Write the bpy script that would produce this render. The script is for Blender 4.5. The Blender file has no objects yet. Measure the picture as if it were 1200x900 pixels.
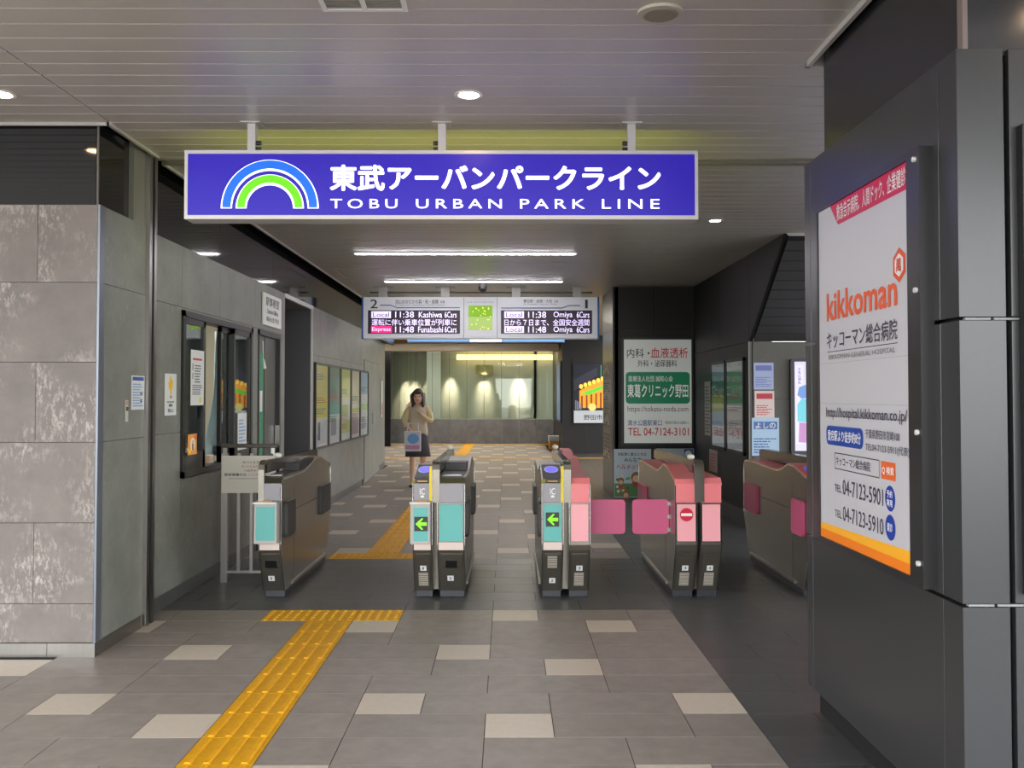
import bpy, bmesh, math, random
from mathutils import Vector, Matrix
random.seed(7)
R = math.radians
S = bpy.context.scene
COL = S.collection

# ------------------------------------------------------------------ camera
H = 1.45
PITCH, YAW = 1.5, -0.2576
cam_d = bpy.data.cameras.new('camera'); cam_d.sensor_width = 36; cam_d.sensor_fit = 'HORIZONTAL'
cam_d.lens = 36*1112/1200; cam_d.clip_start = .05; cam_d.clip_end = 400
cam_d.shift_x = 0; cam_d.shift_y = -(14.0-1112*math.tan(R(PITCH)))/-1200
cam = bpy.data.objects.new('camera', cam_d); COL.objects.link(cam)
cam.location = (0, 0, H); cam.rotation_euler = (R(90+PITCH), 0, R(YAW)); S.camera = cam
# ------------------------------------------------------------------ view
S.view_settings.view_transform = 'Standard'; S.view_settings.look = 'None'
S.view_settings.gamma = 1; S.view_settings.use_curve_mapping = False
S.view_settings.exposure = 0.22
try:
    S.cycles.max_bounces = 8; S.cycles.diffuse_bounces = 5; S.cycles.glossy_bounces = 4
    S.cycles.transmission_bounces = 6; S.cycles.transparent_max_bounces = 10
    S.cycles.sample_clamp_indirect = 6; S.cycles.caustics_reflective = False; S.cycles.caustics_refractive = False
except Exception: pass
# ------------------------------------------------------------------ sky (overcast day)
W = bpy.data.worlds.new('overcast_sky'); S.world = W; W.use_nodes = True
wn = W.node_tree.nodes; wl = W.node_tree.links; bg = wn['Background']
tc = wn.new('ShaderNodeTexCoord'); sx = wn.new('ShaderNodeSeparateXYZ'); wr = wn.new('ShaderNodeValToRGB')
wl.new(tc.outputs['Generated'], sx.inputs[0]); wl.new(sx.outputs['Z'], wr.inputs['Fac'])
wr.color_ramp.elements[0].position = 0; wr.color_ramp.elements[0].color = (1.0, .99, .96, 1)
wr.color_ramp.elements[1].position = 1; wr.color_ramp.elements[1].color = (.80, .88, 1.0, 1)
wl.new(wr.outputs['Color'], bg.inputs['Color']); bg.inputs['Strength'].default_value = 6.5

# ------------------------------------------------------------------ materials
def new_mat(name):
    m = bpy.data.materials.new(name); m.use_nodes = True
    return m, m.node_tree.nodes, m.node_tree.links, m.node_tree.nodes['Principled BSDF']
def srgb(c):
    return tuple(((x/255)/12.92 if x/255 <= .04045 else ((x/255+.055)/1.055)**2.4) for x in c)
MC = {}
def mat(name, col, rough=.5, metal=0., noise=0., nscale=8., bump=0., bscale=200., emit=0., spec=.5, coat=0., stretch=None, rand=0.):
    """col in display (0-255) values; noise = amount of colour mottling"""
    if name in MC: return MC[name]
    m, n, l, b = new_mat(name); c = srgb(col)
    b.inputs['Base Color'].default_value = (*c, 1); b.inputs['Roughness'].default_value = rough
    b.inputs['Metallic'].default_value = metal; b.inputs['Specular IOR Level'].default_value = spec
    b.inputs['Coat Weight'].default_value = coat; b.inputs['Coat Roughness'].default_value = .08
    if emit:
        b.inputs['Emission Color'].default_value = (*c, 1); b.inputs['Emission Strength'].default_value = emit
    g = n.new('ShaderNodeNewGeometry'); vec = g.outputs['Position']
    if stretch:
        mp = n.new('ShaderNodeMapping'); mp.inputs['Scale'].default_value = stretch; l.new(vec, mp.inputs[0]); vec = mp.outputs[0]
    if noise or rand:
        mx = n.new('ShaderNodeMix'); mx.data_type = 'RGBA'; mx.blend_type = 'MULTIPLY'; mx.inputs[0].default_value = 1
        mx.inputs[6].default_value = (*c, 1)
        val = None
        if noise:
            t = n.new('ShaderNodeTexNoise'); t.inputs['Scale'].default_value = nscale; t.inputs['Detail'].default_value = 6
            t.inputs['Roughness'].default_value = .65
            l.new(vec, t.inputs['Vector'])
            mr = n.new('ShaderNodeMapRange'); mr.inputs[1].default_value = .3; mr.inputs[2].default_value = .7
            mr.inputs[3].default_value = 1-noise; mr.inputs[4].default_value = 1+noise
            l.new(t.outputs['Fac'], mr.inputs[0]); val = mr.outputs[0]
        if rand:
            oi = n.new('ShaderNodeObjectInfo'); m2 = n.new('ShaderNodeMapRange')
            m2.inputs[3].default_value = 1-rand; m2.inputs[4].default_value = 1+rand; l.new(oi.outputs['Random'], m2.inputs[0])
            if val is None: val = m2.outputs[0]
            else:
                mu = n.new('ShaderNodeMath'); mu.operation = 'MULTIPLY'; l.new(val, mu.inputs[0]); l.new(m2.outputs[0], mu.inputs[1]); val = mu.outputs[0]
        cb = n.new('ShaderNodeCombineColor'); [l.new(val, cb.inputs[i]) for i in range(3)]
        l.new(cb.outputs[0], mx.inputs[7]); l.new(mx.outputs[2], b.inputs['Base Color'])
    if bump:
        t2 = n.new('ShaderNodeTexNoise'); t2.inputs['Scale'].default_value = bscale; t2.inputs['Detail'].default_value = 3
        l.new(vec, t2.inputs['Vector']); bp = n.new('ShaderNodeBump'); bp.inputs['Strength'].default_value = bump
        bp.inputs['Distance'].default_value = .004; l.new(t2.outputs['Fac'], bp.inputs['Height']); l.new(bp.outputs[0], b.inputs['Normal'])
    MC[name] = m; return m
def stone_mat(name, base, light, dark, thr=.55, rough=.55, amount=.8):
    """cement board with blotchy pale bloom"""
    m, n, l, b = new_mat(name)
    g = n.new('ShaderNodeNewGeometry'); oi = n.new('ShaderNodeObjectInfo')
    ad = n.new('ShaderNodeVectorMath'); ad.operation = 'ADD'; cx = n.new('ShaderNodeCombineXYZ')
    mu = n.new('ShaderNodeMath'); mu.operation = 'MULTIPLY'; mu.inputs[1].default_value = 37; l.new(oi.outputs['Random'], mu.inputs[0])
    [l.new(mu.outputs[0], cx.inputs[i]) for i in range(3)]
    l.new(g.outputs['Position'], ad.inputs[0]); l.new(cx.outputs[0], ad.inputs[1])
    big = n.new('ShaderNodeTexNoise'); big.inputs['Scale'].default_value = 2.6; big.inputs['Detail'].default_value = 2
    fine = n.new('ShaderNodeTexNoise'); fine.inputs['Scale'].default_value = 42; fine.inputs['Detail'].default_value = 8; fine.inputs['Roughness'].default_value = .75
    soft = n.new('ShaderNodeTexNoise'); soft.inputs['Scale'].default_value = 3.5; soft.inputs['Detail'].default_value = 9; soft.inputs['Roughness'].default_value = .7
    l.new(ad.outputs[0], big.inputs['Vector']); l.new(ad.outputs[0], soft.inputs['Vector'])
    mp = n.new('ShaderNodeMapping'); mp.inputs['Scale'].default_value = (1, 1, .45); l.new(ad.outputs[0], mp.inputs[0]); l.new(mp.outputs[0], fine.inputs['Vector'])
    s1 = n.new('ShaderNodeMapRange'); s1.inputs[1].default_value = .42; s1.inputs[2].default_value = .62; s1.inputs[3].default_value = 0; s1.inputs[4].default_value = 1
    l.new(big.outputs['Fac'], s1.inputs[0])
    s2 = n.new('ShaderNodeMapRange'); s2.inputs[1].default_value = thr-.04; s2.inputs[2].default_value = thr+.06; l.new(fine.outputs['Fac'], s2.inputs[0])
    pr = n.new('ShaderNodeMath'); pr.operation = 'MULTIPLY'; l.new(s1.outputs[0], pr.inputs[0]); l.new(s2.outputs[0], pr.inputs[1])
    p2 = n.new('ShaderNodeMath'); p2.operation = 'MULTIPLY'; p2.inputs[1].default_value = amount; l.new(pr.outputs[0], p2.inputs[0])
    m1 = n.new('ShaderNodeMix'); m1.data_type = 'RGBA'; m1.inputs[6].default_value = (*srgb(dark), 1); m1.inputs[7].default_value = (*srgb(base), 1)
    s3 = n.new('ShaderNodeMapRange'); s3.inputs[1].default_value = .35; s3.inputs[2].default_value = .65; l.new(soft.outputs['Fac'], s3.inputs[0]); l.new(s3.outputs[0], m1.inputs[0])
    m2 = n.new('ShaderNodeMix'); m2.data_type = 'RGBA'; m2.inputs[7].default_value = (*srgb(light), 1)
    l.new(m1.outputs[2], m2.inputs[6]); l.new(p2.outputs[0], m2.inputs[0]); l.new(m2.outputs[2], b.inputs['Base Color'])
    b.inputs['Roughness'].default_value = rough; b.inputs['Specular IOR Level'].default_value = .35
    bp = n.new('ShaderNodeBump'); bp.inputs['Strength'].default_value = .25; bp.inputs['Distance'].default_value = .002
    l.new(fine.outputs['Fac'], bp.inputs['Height']); l.new(bp.outputs[0], b.inputs['Normal'])
    return m
def glass_mat(name, col, alpha=.25, rough=.02, top=.9):
    m, n, l, b = new_mat(name); out = n['Material Output']
    tr = n.new('ShaderNodeBsdfTransparent'); tr.inputs[0].default_value = (*[x/255 for x in col], 1)
    gl = n.new('ShaderNodeBsdfGlossy'); gl.inputs['Roughness'].default_value = rough; gl.inputs[0].default_value = (.9, .95, .95, 1)
    lw = n.new('ShaderNodeLayerWeight'); lw.inputs[0].default_value = .35
    mr = n.new('ShaderNodeMapRange'); mr.inputs[3].default_value = alpha; mr.inputs[4].default_value = top; l.new(lw.outputs['Fresnel'], mr.inputs[0])
    ms = n.new('ShaderNodeMixShader'); l.new(mr.outputs[0], ms.inputs[0]); l.new(tr.outputs[0], ms.inputs[1]); l.new(gl.outputs[0], ms.inputs[2])
    l.new(ms.outputs[0], out.inputs['Surface']); return m
STONE_F = stone_mat('cement_board_warm', (127, 120, 116), (184, 178, 171), (112, 106, 103), .53)
STONE_S = stone_mat('cement_board_cool', (130, 132, 127), (176, 178, 174), (112, 114, 109), .60, .42, .5)
CEIL = mat('painted_aluminium_panel', (194, 189, 183), .33, 0., .03, 3, spec=.6)
CEIL_E = mat('ceiling_edge_trim', (190, 188, 182), .35)
VOID = mat('dark_void', (10, 10, 11), .9)
GLOSS = mat('dark_gloss_panel', (26, 26, 28), .06, 0, spec=.65)
DARKP = mat('charcoal_metal_panel', (62, 63, 65), .30, .35, .04, 40, spec=.6)
DARKS = mat('black_granite', (29, 27, 28), .45, 0, .22, 120, spec=.4, rand=.08)
DARKW = mat('charcoal_wall_board', (34, 34, 35), .5, 0, .1, 60, rand=.05)
GREYB = mat('grey_poster_wall_board', (92, 91, 89), .6, 0, .08, 30, rand=.03)
STEEL = mat('brushed_stainless', (158, 156, 152), .30, 1., .05, 60, stretch=(1, 1, .06))
STEELD = mat('dark_brushed_stainless', (132, 128, 120), .27, .8, .05, 60, stretch=(1, 1, .06))
CHROME = mat('bright_steel_edge', (215, 215, 212), .18, 1.)
TILE = mat('grey_floor_tile', (146, 138, 131), .42, 0, .13, 9, bump=.1, bscale=300, spec=.35, rand=.055)
TILEW = mat('pale_floor_tile', (204, 193, 178), .42, 0, .05, 30, bump=.1, bscale=300, spec=.35, rand=.03)
TILED = mat('dark_floor_tile', (84, 84, 85), .34, 0, .13, 10, bump=.1, bscale=300, spec=.4, rand=.05)
GROUT = mat('grout', (46, 44, 42), .9)
YEL = mat('yellow_tactile_tile', (226, 166, 22), .5, 0, .12, 25, spec=.3)
BLACK = mat('black_powder_coat', (22, 22, 24), .4)
DGREY = mat('dark_grey_plastic', (58, 60, 66), .45)
LAV = mat('lavender_grey_plastic', (150, 148, 158), .4)
TEAL = mat('teal_face_panel', (92, 178, 176), .35)
PINK = mat('coral_pink_plastic', (232, 128, 136), .35)
LPINK = mat('pale_pink_panel', (240, 168, 178), .35)
FLAP = mat('magenta_pink_flap', (216, 96, 142), .4)
WHITE = mat('white_print', (236, 236, 234), .4)
PAPER = mat('white_paper', (222, 224, 226), .5)
BASEK = mat('rubber_plinth', (44, 47, 54), .4)
BEIGE = mat('beige_interior_wall', (156, 150, 130), .7)
GLASSW = glass_mat('window_glass', (200, 210, 205), .10)
GLASSG = glass_mat('pale_green_glass', (226, 236, 226), .022, .02, .3)
ACRYL = glass_mat('poster_acrylic', (250, 250, 250), .03, .05, .30)
GLASSD = glass_mat('smoked_glass', (60, 62, 62), .14)
def P(col, emit=0., rough=.45): return mat('print_%d_%d_%d%s' % (*col, '_lit%d' % int(emit*100) if emit else ''), col, rough, emit=emit)

# ------------------------------------------------------------------ mesh helpers
ORG = {}
def kind(o, k): o['kind'] = k; return o
def tag(o, label, cat, group=None):
    o['label'] = label; o['category'] = cat
    if group: o['group'] = group
    return o
def thing(name, label, cat, loc=(0, 0, 0), group=None):
    o = bpy.data.objects.new(name, None); COL.objects.link(o); o.location = loc; o.empty_display_size = .1
    ORG[o] = Vector(loc); return tag(o, label, cat, group)
class MB:
    def __init__(s): s.v = []; s.f = []
    def add(s, vs, fs):
        k = len(s.v); s.v += [Vector(v) for v in vs]; s.f += [tuple(i+k for i in f) for f in fs]; return s
    def box(s, x0, x1, y0, y1, z0, z1):
        vs = [(x0, y0, z0), (x1, y0, z0), (x1, y1, z0), (x0, y1, z0), (x0, y0, z1), (x1, y0, z1), (x1, y1, z1), (x0, y1, z1)]
        return s.add(vs, [(0, 3, 2, 1), (4, 5, 6, 7), (0, 1, 5, 4), (1, 2, 6, 5), (2, 3, 7, 6), (3, 0, 4, 7)])
    def prism(s, pts, a, b, axis='x'):
        """pts: polygon in the two other axes, extruded from a to b along axis"""
        def mk(p, t):
            return (t, p[0], p[1]) if axis == 'x' else ((p[0], t, p[1]) if axis == 'y' else (p[0], p[1], t))
        n = len(pts); vs = [mk(p, a) for p in pts]+[mk(p, b) for p in pts]
        fs = [tuple(range(n)), tuple(range(2*n-1, n-1, -1))]+[(i, i+n, (i+1) % n+n, (i+1) % n) for i in range(n)]
        return s.add(vs, fs)
    def cyl(s, p0, p1, r, n=12, r1=None):
        p0 = Vector(p0); p1 = Vector(p1); d = (p1-p0).normalized(); r1 = r if r1 is None else r1
        a = d.orthogonal().normalized(); b = d.cross(a)
        vs = [p0+(a*math.cos(2*math.pi*i/n)+b*math.sin(2*math.pi*i/n))*r for i in range(n)]
        vs += [p1+(a*math.cos(2*math.pi*i/n)+b*math.sin(2*math.pi*i/n))*r1 for i in range(n)]
        return s.add(vs, [tuple(range(n-1, -1, -1)), tuple(range(n, 2*n))]+[(i, (i+1) % n, (i+1) % n+n, i+n) for i in range(n)])
    def sphere(s, c, r, n=12, m=8, sc=(1, 1, 1)):
        c = Vector(c); vs = [c+Vector((0, 0, -r*sc[2]))]
        for j in range(1, m):
            t = math.pi*j/m
            for i in range(n):
                a = 2*math.pi*i/n; vs.append(c+Vector((r*sc[0]*math.sin(t)*math.cos(a), r*sc[1]*math.sin(t)*math.sin(a), -r*sc[2]*math.cos(t))))
        vs.append(c+Vector((0, 0, r*sc[2]))); top = len(vs)-1; fs = []
        for i in range(n):
            fs.append((0, 1+(i+1) % n, 1+i)); fs.append((top, 1+(m-2)*n+i, 1+(m-2)*n+(i+1) % n))
            for j in range(m-2):
                a0 = 1+j*n+i; a1 = 1+j*n+(i+1) % n; fs.append((a0, a1, a1+n, a0+n))
        return s.add(vs, fs)
    def build(s, name, m, parent=None, bevel=0., smooth=False, recalc=True, seg=2):
        me = bpy.data.meshes.new(name)
        if parent is not None: o0 = ORG[parent]
        else:
            lo = [min(v[i] for v in s.v) for i in range(3)]; hi = [max(v[i] for v in s.v) for i in range(3)]
            o0 = Vector(((lo[0]+hi[0])/2, (lo[1]+hi[1])/2, lo[2]))
        me.from_pydata([tuple(v-o0) for v in s.v], [], s.f)
        if recalc or bevel:
            bm = bmesh.new(); bm.from_mesh(me)
            if recalc: bmesh.ops.recalc_face_normals(bm, faces=bm.faces)
            if bevel:
                bmesh.ops.bevel(bm, geom=[e for e in bm.edges], offset=bevel, segments=seg, profile=.5, affect='EDGES', clamp_overlap=True)
            bm.to_mesh(me); bm.free()
        if smooth: me.shade_smooth()
        me.materials.append(m); o = bpy.data.objects.new(name, me); COL.objects.link(o)
        if parent is None: o.location = o0
        else: o.parent = parent
        ORG[o] = o0; return o
def box(name, m, parent, x0, x1, y0, y1, z0, z1, bevel=0.): return MB().box(x0, x1, y0, y1, z0, z1).build(name, m, parent, bevel)
def struct(o): o['kind'] = 'structure'; return o

# flat print on a plane: frame = (origin, udir, vdir); coordinates in metres of that plane
class Plane:
    def __init__(s, o, u, v=(0, 0, 1)):
        s.o = Vector(o); s.u = Vector(u); s.v = Vector(v); s.n = s.u.cross(s.v)
    def p(s, a, b, k=0): return s.o+s.u*a+s.v*b+s.n*k
def poly(pl, pts, m, parent, name='print', lift=.002, th=0.):
    mb = MB(); n = len(pts)
    if th:
        vs = [pl.p(a, b, lift) for a, b in pts]+[pl.p(a, b, lift+th) for a, b in pts]
        mb.add(vs, [tuple(range(n-1, -1, -1)), tuple(range(n, 2*n))]+[(i, (i+1) % n, (i+1) % n+n, i+n) for i in range(n)])
    else: mb.add([pl.p(a, b, lift) for a, b in pts], [tuple(range(n))])
    return mb.build(name, m, parent, recalc=bool(th))
def rect(pl, a0, a1, b0, b1, m, parent, name='print', lift=.002, th=0.):
    return poly(pl, [(a0, b0), (a1, b0), (a1, b1), (a0, b1)], m, parent, name, lift, th)
def rrect(pl, a0, a1, b0, b1, r, m, parent, name='print', lift=.002, th=0., n=5):
    pts = []
    for cx, cy, st in ((a1-r, b1-r, 0), (a0+r, b1-r, 90), (a0+r, b0+r, 180), (a1-r, b0+r, 270)):
        for i in range(n+1):
            t = R(st+90*i/n); pts.append((cx+r*math.cos(t), cy+r*math.sin(t)))
    return poly(pl, pts, m, parent, name, lift, th)
def ell(pl, cx, cy, rx, ry, m, parent, name='print', lift=.002, n=24):
    return poly(pl, [(cx+rx*math.cos(2*math.pi*i/n), cy+ry*math.sin(2*math.pi*i/n)) for i in range(n)], m, parent, name, lift)
def multi(pl, rects, m, parent, name='print', lift=.002):
    mb = MB()
    for a0, a1, b0, b1 in rects:
        mb.add([pl.p(a0, b0, lift), pl.p(a1, b0, lift), pl.p(a1, b1, lift), pl.p(a0, b1, lift)], [(0, 1, 2, 3)])
    return mb.build(name, m, parent, recalc=False)
TC = {}
def text_geo(s, bold, sp):
    if (s, bold, sp) in TC: return TC[(s, bold, sp)]
    c = bpy.data.curves.new('t', 'FONT'); c.body = s; c.size = 1; c.space_character = sp; c.resolution_u = 3; c.fill_mode = 'FRONT'
    o = bpy.data.objects.new('t', c); COL.objects.link(o)
    dg = bpy.context.evaluated_depsgraph_get(); me = bpy.data.meshes.new_from_object(o.evaluated_get(dg))
    vs = [tuple(v.co) for v in me.vertices]; fs = [tuple(p.vertices) for p in me.polygons]
    bpy.data.objects.remove(o); bpy.data.curves.remove(c); bpy.data.meshes.remove(me)
    if bold > 0:                                     # heavier strokes: overlaid shifted copies
        n0 = len(vs); V0, F0 = list(vs), list(fs); vs = []; fs = []
        for k in range(6 if bold > .02 else 4):
            a = 2*math.pi*(k+.5)/(6 if bold > .02 else 4); dx, dy = bold*math.cos(a), bold*math.sin(a)
            vs += [(x+dx, y+dy, k*.00012) for x, y, z in V0]; fs += [tuple(i+k*n0 for i in f) for f in F0]
    TC[(s, bold, sp)] = (vs, fs); return vs, fs
def text(pl, s, a0, a1, b0, b1, m, parent, bold=.012, lift=.003, sp=1., name='lettering'):
    vs, fs = text_geo(s, bold, sp)
    if not vs: return None
    x0 = min(v[0] for v in vs); x1 = max(v[0] for v in vs); y0 = min(v[1] for v in vs); y1 = max(v[1] for v in vs)
    mb = MB(); mb.add([pl.p(a0+(v[0]-x0)/(x1-x0)*(a1-a0), b0+(v[1]-y0)/(y1-y0)*(b1-b0), lift+v[2]) for v in vs], fs)
    return mb.build(name, m, parent, recalc=False)

def subtract(r, holes):
    """cut rectangles out of a rectangle"""
    out = [r]
    for h in holes:
        nw = []
        for a0, a1, b0, b1 in out:
            c0, c1, d0, d1 = max(a0, h[0]), min(a1, h[1]), max(b0, h[2]), min(b1, h[3])
            if c0 >= c1 or d0 >= d1: nw.append((a0, a1, b0, b1)); continue
            if a0 < c0: nw.append((a0, c0, b0, b1))
            if c1 < a1: nw.append((c1, a1, b0, b1))
            if b0 < d0: nw.append((c0, c1, b0, d0))
            if d1 < b1: nw.append((c0, c1, d1, b1))
        out = nw
    return out
def wall(name, axis, pos, out, a0, a1, z0, z1, m, cols, rows, th=.03, holes=(), back=VOID, backth=.05, gap=.003, stag=None, piece='panel', matf=None):
    """panelled wall. axis 'x': plane x=pos running along y; out = +1/-1 direction it faces"""
    w = MB(); p0 = pos-out*(th+backth); p1 = pos-out*th
    for c in subtract((a0, a1, z0, z1), holes):
        lo, hi = min(p0, p1), max(p0, p1)
        w.box(lo, hi, c[0], c[1], c[2], c[3]) if axis == 'x' else w.box(c[0], c[1], lo, hi, c[2], c[3])
    wo = struct(w.build(name, back))
    for ri in range(len(rows)-1):
        cc = cols if stag is None or ri % 2 == 0 else [cols[0]]+[c+stag for c in cols[:-1] if c+stag < cols[-1]]+[cols[-1]]
        for ci in range(len(cc)-1):
            cells = subtract((cc[ci]+gap/2, cc[ci+1]-gap/2, rows[ri]+gap/2, rows[ri+1]-gap/2), holes)
            if not cells: continue
            b = MB(); lo, hi = min(p1, pos), max(p1, pos)
            for c in cells:
                b.box(lo, hi, c[0], c[1], c[2], c[3]) if axis == 'x' else b.box(c[0], c[1], lo, hi, c[2], c[3])
            b.build(piece, matf(ri, ci) if matf else m, wo)
    return wo

# ------------------------------------------------------------------ FLOOR
CD = -.04                                   # small depth trim
fl = struct(MB().box(-9, 9, -6, 34, -.12, -.0028).build('floor', GROUT))
box('outdoor_ground', mat('pale_paving', (176, 172, 166), .8, 0, .1, 20), None, -60, 60, -70, 90, -.20, -.13)['kind'] = 'structure'
GX = 1.10
def tile_mesh(w, d, m, nm):
    me = bpy.data.meshes.new(nm); g = .002; t = .005
    mb = MB().box(g, w-g, .0016, d-.0016, -.006, 0); me.from_pydata([tuple(v) for v in mb.v], [], mb.f); me.materials.append(m); return me
TMC = {}
def put_tile(x, y, w, d, m, nm):
    k = (round(w, 3), round(d, 3), m.name)
    if k not in TMC: TMC[k] = tile_mesh(w, d, m, nm)
    o = bpy.data.objects.new(nm, TMC[k]); COL.objects.link(o); o.parent = fl; o.location = Vector((x, y, 0))-ORG[fl]
stuffG, stuffW, stuffD = MB(), MB(), MB()
def put_stuff(mb, x, y, w, d): mb.box(x+.002, x+w-.002, y+.002, y+d-.002, -.006, 0)
OFF_NEAR = {0: 0, 2: 1.5, 4: 3, 1: 4.5, 3: 6}       # column (mod 5, from x=-.1) -> first pale row towards the camera
OFF_FAR = {0: 1, 3: 2.5, 1: 4, 4: 5.5, 2: 7}
def pale_cols(r, off):
    res = []
    for c, o in off.items():
        k = (r-o)/7.5
        for base in (math.floor(k), math.ceil(k)):
            if math.floor(o+7.5*base+.01) == r: res.append(c)
    return set(res)
def light_row(y0, d, r, off, x_lo, x_hi, single, skip):
    pc = pale_cols(r, off)
    i0 = math.floor((x_lo+.1)/.3+1e-6); i1 = round((x_hi+.1)/.3); i = i0
    while i < i1:
        x = -.1+.3*i; pale = (i % 5) in pc
        w = .3
        if not pale:
            ph = (min(pc)+1) if pc else 0
            nxt_ok = i+1 < i1 and ((i+1) % 5) not in pc and ((i-ph) % 5) % 2 == 0 if pc else (i % 2 == 0 and i+1 < i1)
            if nxt_ok: w = .6
        a, b = x, x+w
        for c0, c1 in subtract_1d(a, b, skip):
            if single and c0 >= -3.45 : put_tile(c0, y0, c1-c0, d, TILEW if pale else TILE, 'tile')
            else: put_stuff(stuffW if pale else stuffG, c0, y0, c1-c0, d)
        i += 2 if w > .5 else 1
def subtract_1d(a, b, skip):
    out = [(a, b)]
    for s0, s1 in skip:
        nw = []
        for p, q in out:
            if q <= s0+1e-4 or p >= s1-1e-4: nw.append((p, q)); continue
            if p < s0-1e-4: nw.append((p, s0))
            if q > s1+1e-4: nw.append((s1, q))
        out = nw
    return out
YN = 6.47                                   # near edge line of the dark band
YF = 8.50
for r in range(0, 24):
    y1 = YN-.3*r; y0 = y1-.3
    skip = [(-1.6, -.7)] if r == 0 else [(-1.3, -1.0)]
    light_row(y0, .3, r, OFF_NEAR, -7 if y1 < 5.3 else -2.5, GX, r < 11, skip)
for r in range(0, 72):
    y0 = YF+.3*r
    skip = [(-1.6, -.7)] if r == 0 else ([(-1.3, -1.0)] if y0 < 21.8 or y0 > 22.2 else [(-9, 9)])
    light_row(y0, .3, r, OFF_FAR, -2.5 if y0 < 19.7 else -5.5, GX if y0 < 22 else 1.4, r < 11, skip)
# dark tiles: band between, and the border on the right
nr = 7; dd = (YF-YN)/nr
for r in range(nr):
    for i in range(-5 if YN+dd*r > 6.2 else -5, 8):
        x = -.1+.6*i+(.3 if r % 2 else 0); w = .6
        if x < -2.35: w -= (-2.35-x); x = -2.35
        if -2.36 <= x < 3.4: put_tile(x, YN+dd*r, w, dd, TILED, 'dark_tile')
for r in range(24):
    y0 = YN-.3*(r+1)
    for i in range(8):
        x = 1.10+.6*i-(.3 if r % 2 and i else 0); w = .6 if not (r % 2 and i == 0) else .3
        if r < 11 and i < 4: put_tile(x, y0, w, .3, TILED, 'dark_tile')
        else: put_stuff(stuffD, x, y0, w, .3)
for r in range(72):
    y0 = YF+.3*r
    for i in range(7):
        x = GX+.6*i-(.3 if r % 2 and i else 0); w = .6 if not (r % 2 and i == 0) else .3
        if r < 5 and i < 3: put_tile(x, y0, w, .3, TILED, 'dark_tile')
        else: put_stuff(stuffD, x, y0, w, .3)
for mb, m, nm in ((stuffG, TILE, 'distant_grey_tiles'), (stuffW, TILEW, 'distant_pale_tiles'), (stuffD, TILED, 'distant_dark_tiles')):
    kind(mb.build(nm, m, fl, recalc=False), 'stuff')
# tactile paving
def bar_tile_mesh():
    mb = MB().box(.002, .298, .002, .298, -.006, .001)
    for k in range(4):
        c = .0375+.075*k
        mb.prism([(c-.015, .001), (c+.015, .001), (c+.009, .008), (c-.009, .008)], .010, .290, 'y')
    me = bpy.data.meshes.new('tactile_bar_tile'); me.from_pydata([tuple(v) for v in mb.v], [], mb.f); me.materials.append(YEL); return me
def dot_tile_mesh():
    mb = MB().box(.002, .298, .002, .298, -.006, .001)
    for i in range(5):
        for j in range(5):
            c = (.03+.06*i, .03+.06*j)
            mb.cyl((*c, .001), (*c, .006), .015, 8, .010)
    me = bpy.data.meshes.new('tactile_dot_tile'); me.from_pydata([tuple(v) for v in mb.v], [], mb.f); me.materials.append(YEL); return me
BT, DT = bar_tile_mesh(), dot_tile_mesh()
def tac(me, x, y):
    o = bpy.data.objects.new(me.name.split('.')[0], me); COL.objects.link(o); o.parent = fl; o.location = Vector((x, y, 0))-ORG[fl]
for k in range(3): tac(DT, -1.6+.3*k, YN-.3); tac(DT, -1.6+.3*k, YF)
for r in range(1, 20): tac(BT, -1.3, YN-.3*(r+1))
for r in range(1, 71):
    if not 21.7 < YF+.3*r < 22.3: tac(BT, -1.3, YF+.3*r)
for i in range(-14, 12): tac(DT if -6 < i < 1 else BT, -.1+.3*i, YF+.3*45)
for i in range(-12, 5): tac(BT, -.1+.3*i, YF+.3*66)

# ------------------------------------------------------------------ CEILING
ZC = 3.0
ce = struct(MB().box(-9, 9, -1.2, 34, 3.30, 3.40).build('ceiling', VOID))
PIT = .1585
farslat = MB()
def slat(x0, x1, y0, y1, single):
    if single:
        k = ('s', round(x1-x0, 3), round(y1-y0, 3))
        if k not in TMC:
            me = bpy.data.meshes.new('ceiling_slat'); w, d = x1-x0, y1-y0
            mb = MB().prism([(0, .03), (0, .004), (.004, 0), (d-.010, 0), (d-.007, .003), (d-.007, .007), (d, .007), (d, .03)], 0, w, 'x')
            me.from_pydata([tuple(v) for v in mb.v], [], mb.f); me.materials.append(CEIL); TMC[k] = me
        o = bpy.data.objects.new('ceiling_slat', TMC[k]); COL.objects.link(o); o.parent = ce; o.location = Vector((x0, y0, ZC))-ORG[ce]
    else:
        d = y1-y0
        farslat.prism([(y0, ZC+.03), (y0, ZC+.004), (y0+.004, ZC), (y0+d-.010, ZC), (y0+d-.007, ZC+.003), (y0+d-.007, ZC+.007), (y1, ZC+.007), (y1, ZC+.03)], x0, x1, 'x')
y = 5.35
while y > -1.0:
    y0 = y-PIT
    xr = 1.385 if 1.9 < y0 < 4.35 else 5.5
    if y0 > 1.9:
        slat(-2.25, xr, y0, y, True); slat(-6.5, -2.257, y0, y, True)
    else: slat(-9, 9, y0, y, False)
    y = y0
y = 5.35
while y < 6.15: slat(-2.26, 5.5, y, y+PIT, True); y += PIT
y = 6.30
while y < 33:
    xl = -2.28 if y < 19.8 else -7; xr = 2.66 if y > 9.0 else 5.5
    if y > 13.5: xr = 1.5 if y < 15 else 5.5
    slat(xl, xr, y, y+PIT, y < 9.2); y += PIT
kind(farslat.build('distant_ceiling_slats', CEIL, ce), 'stuff')
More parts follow.
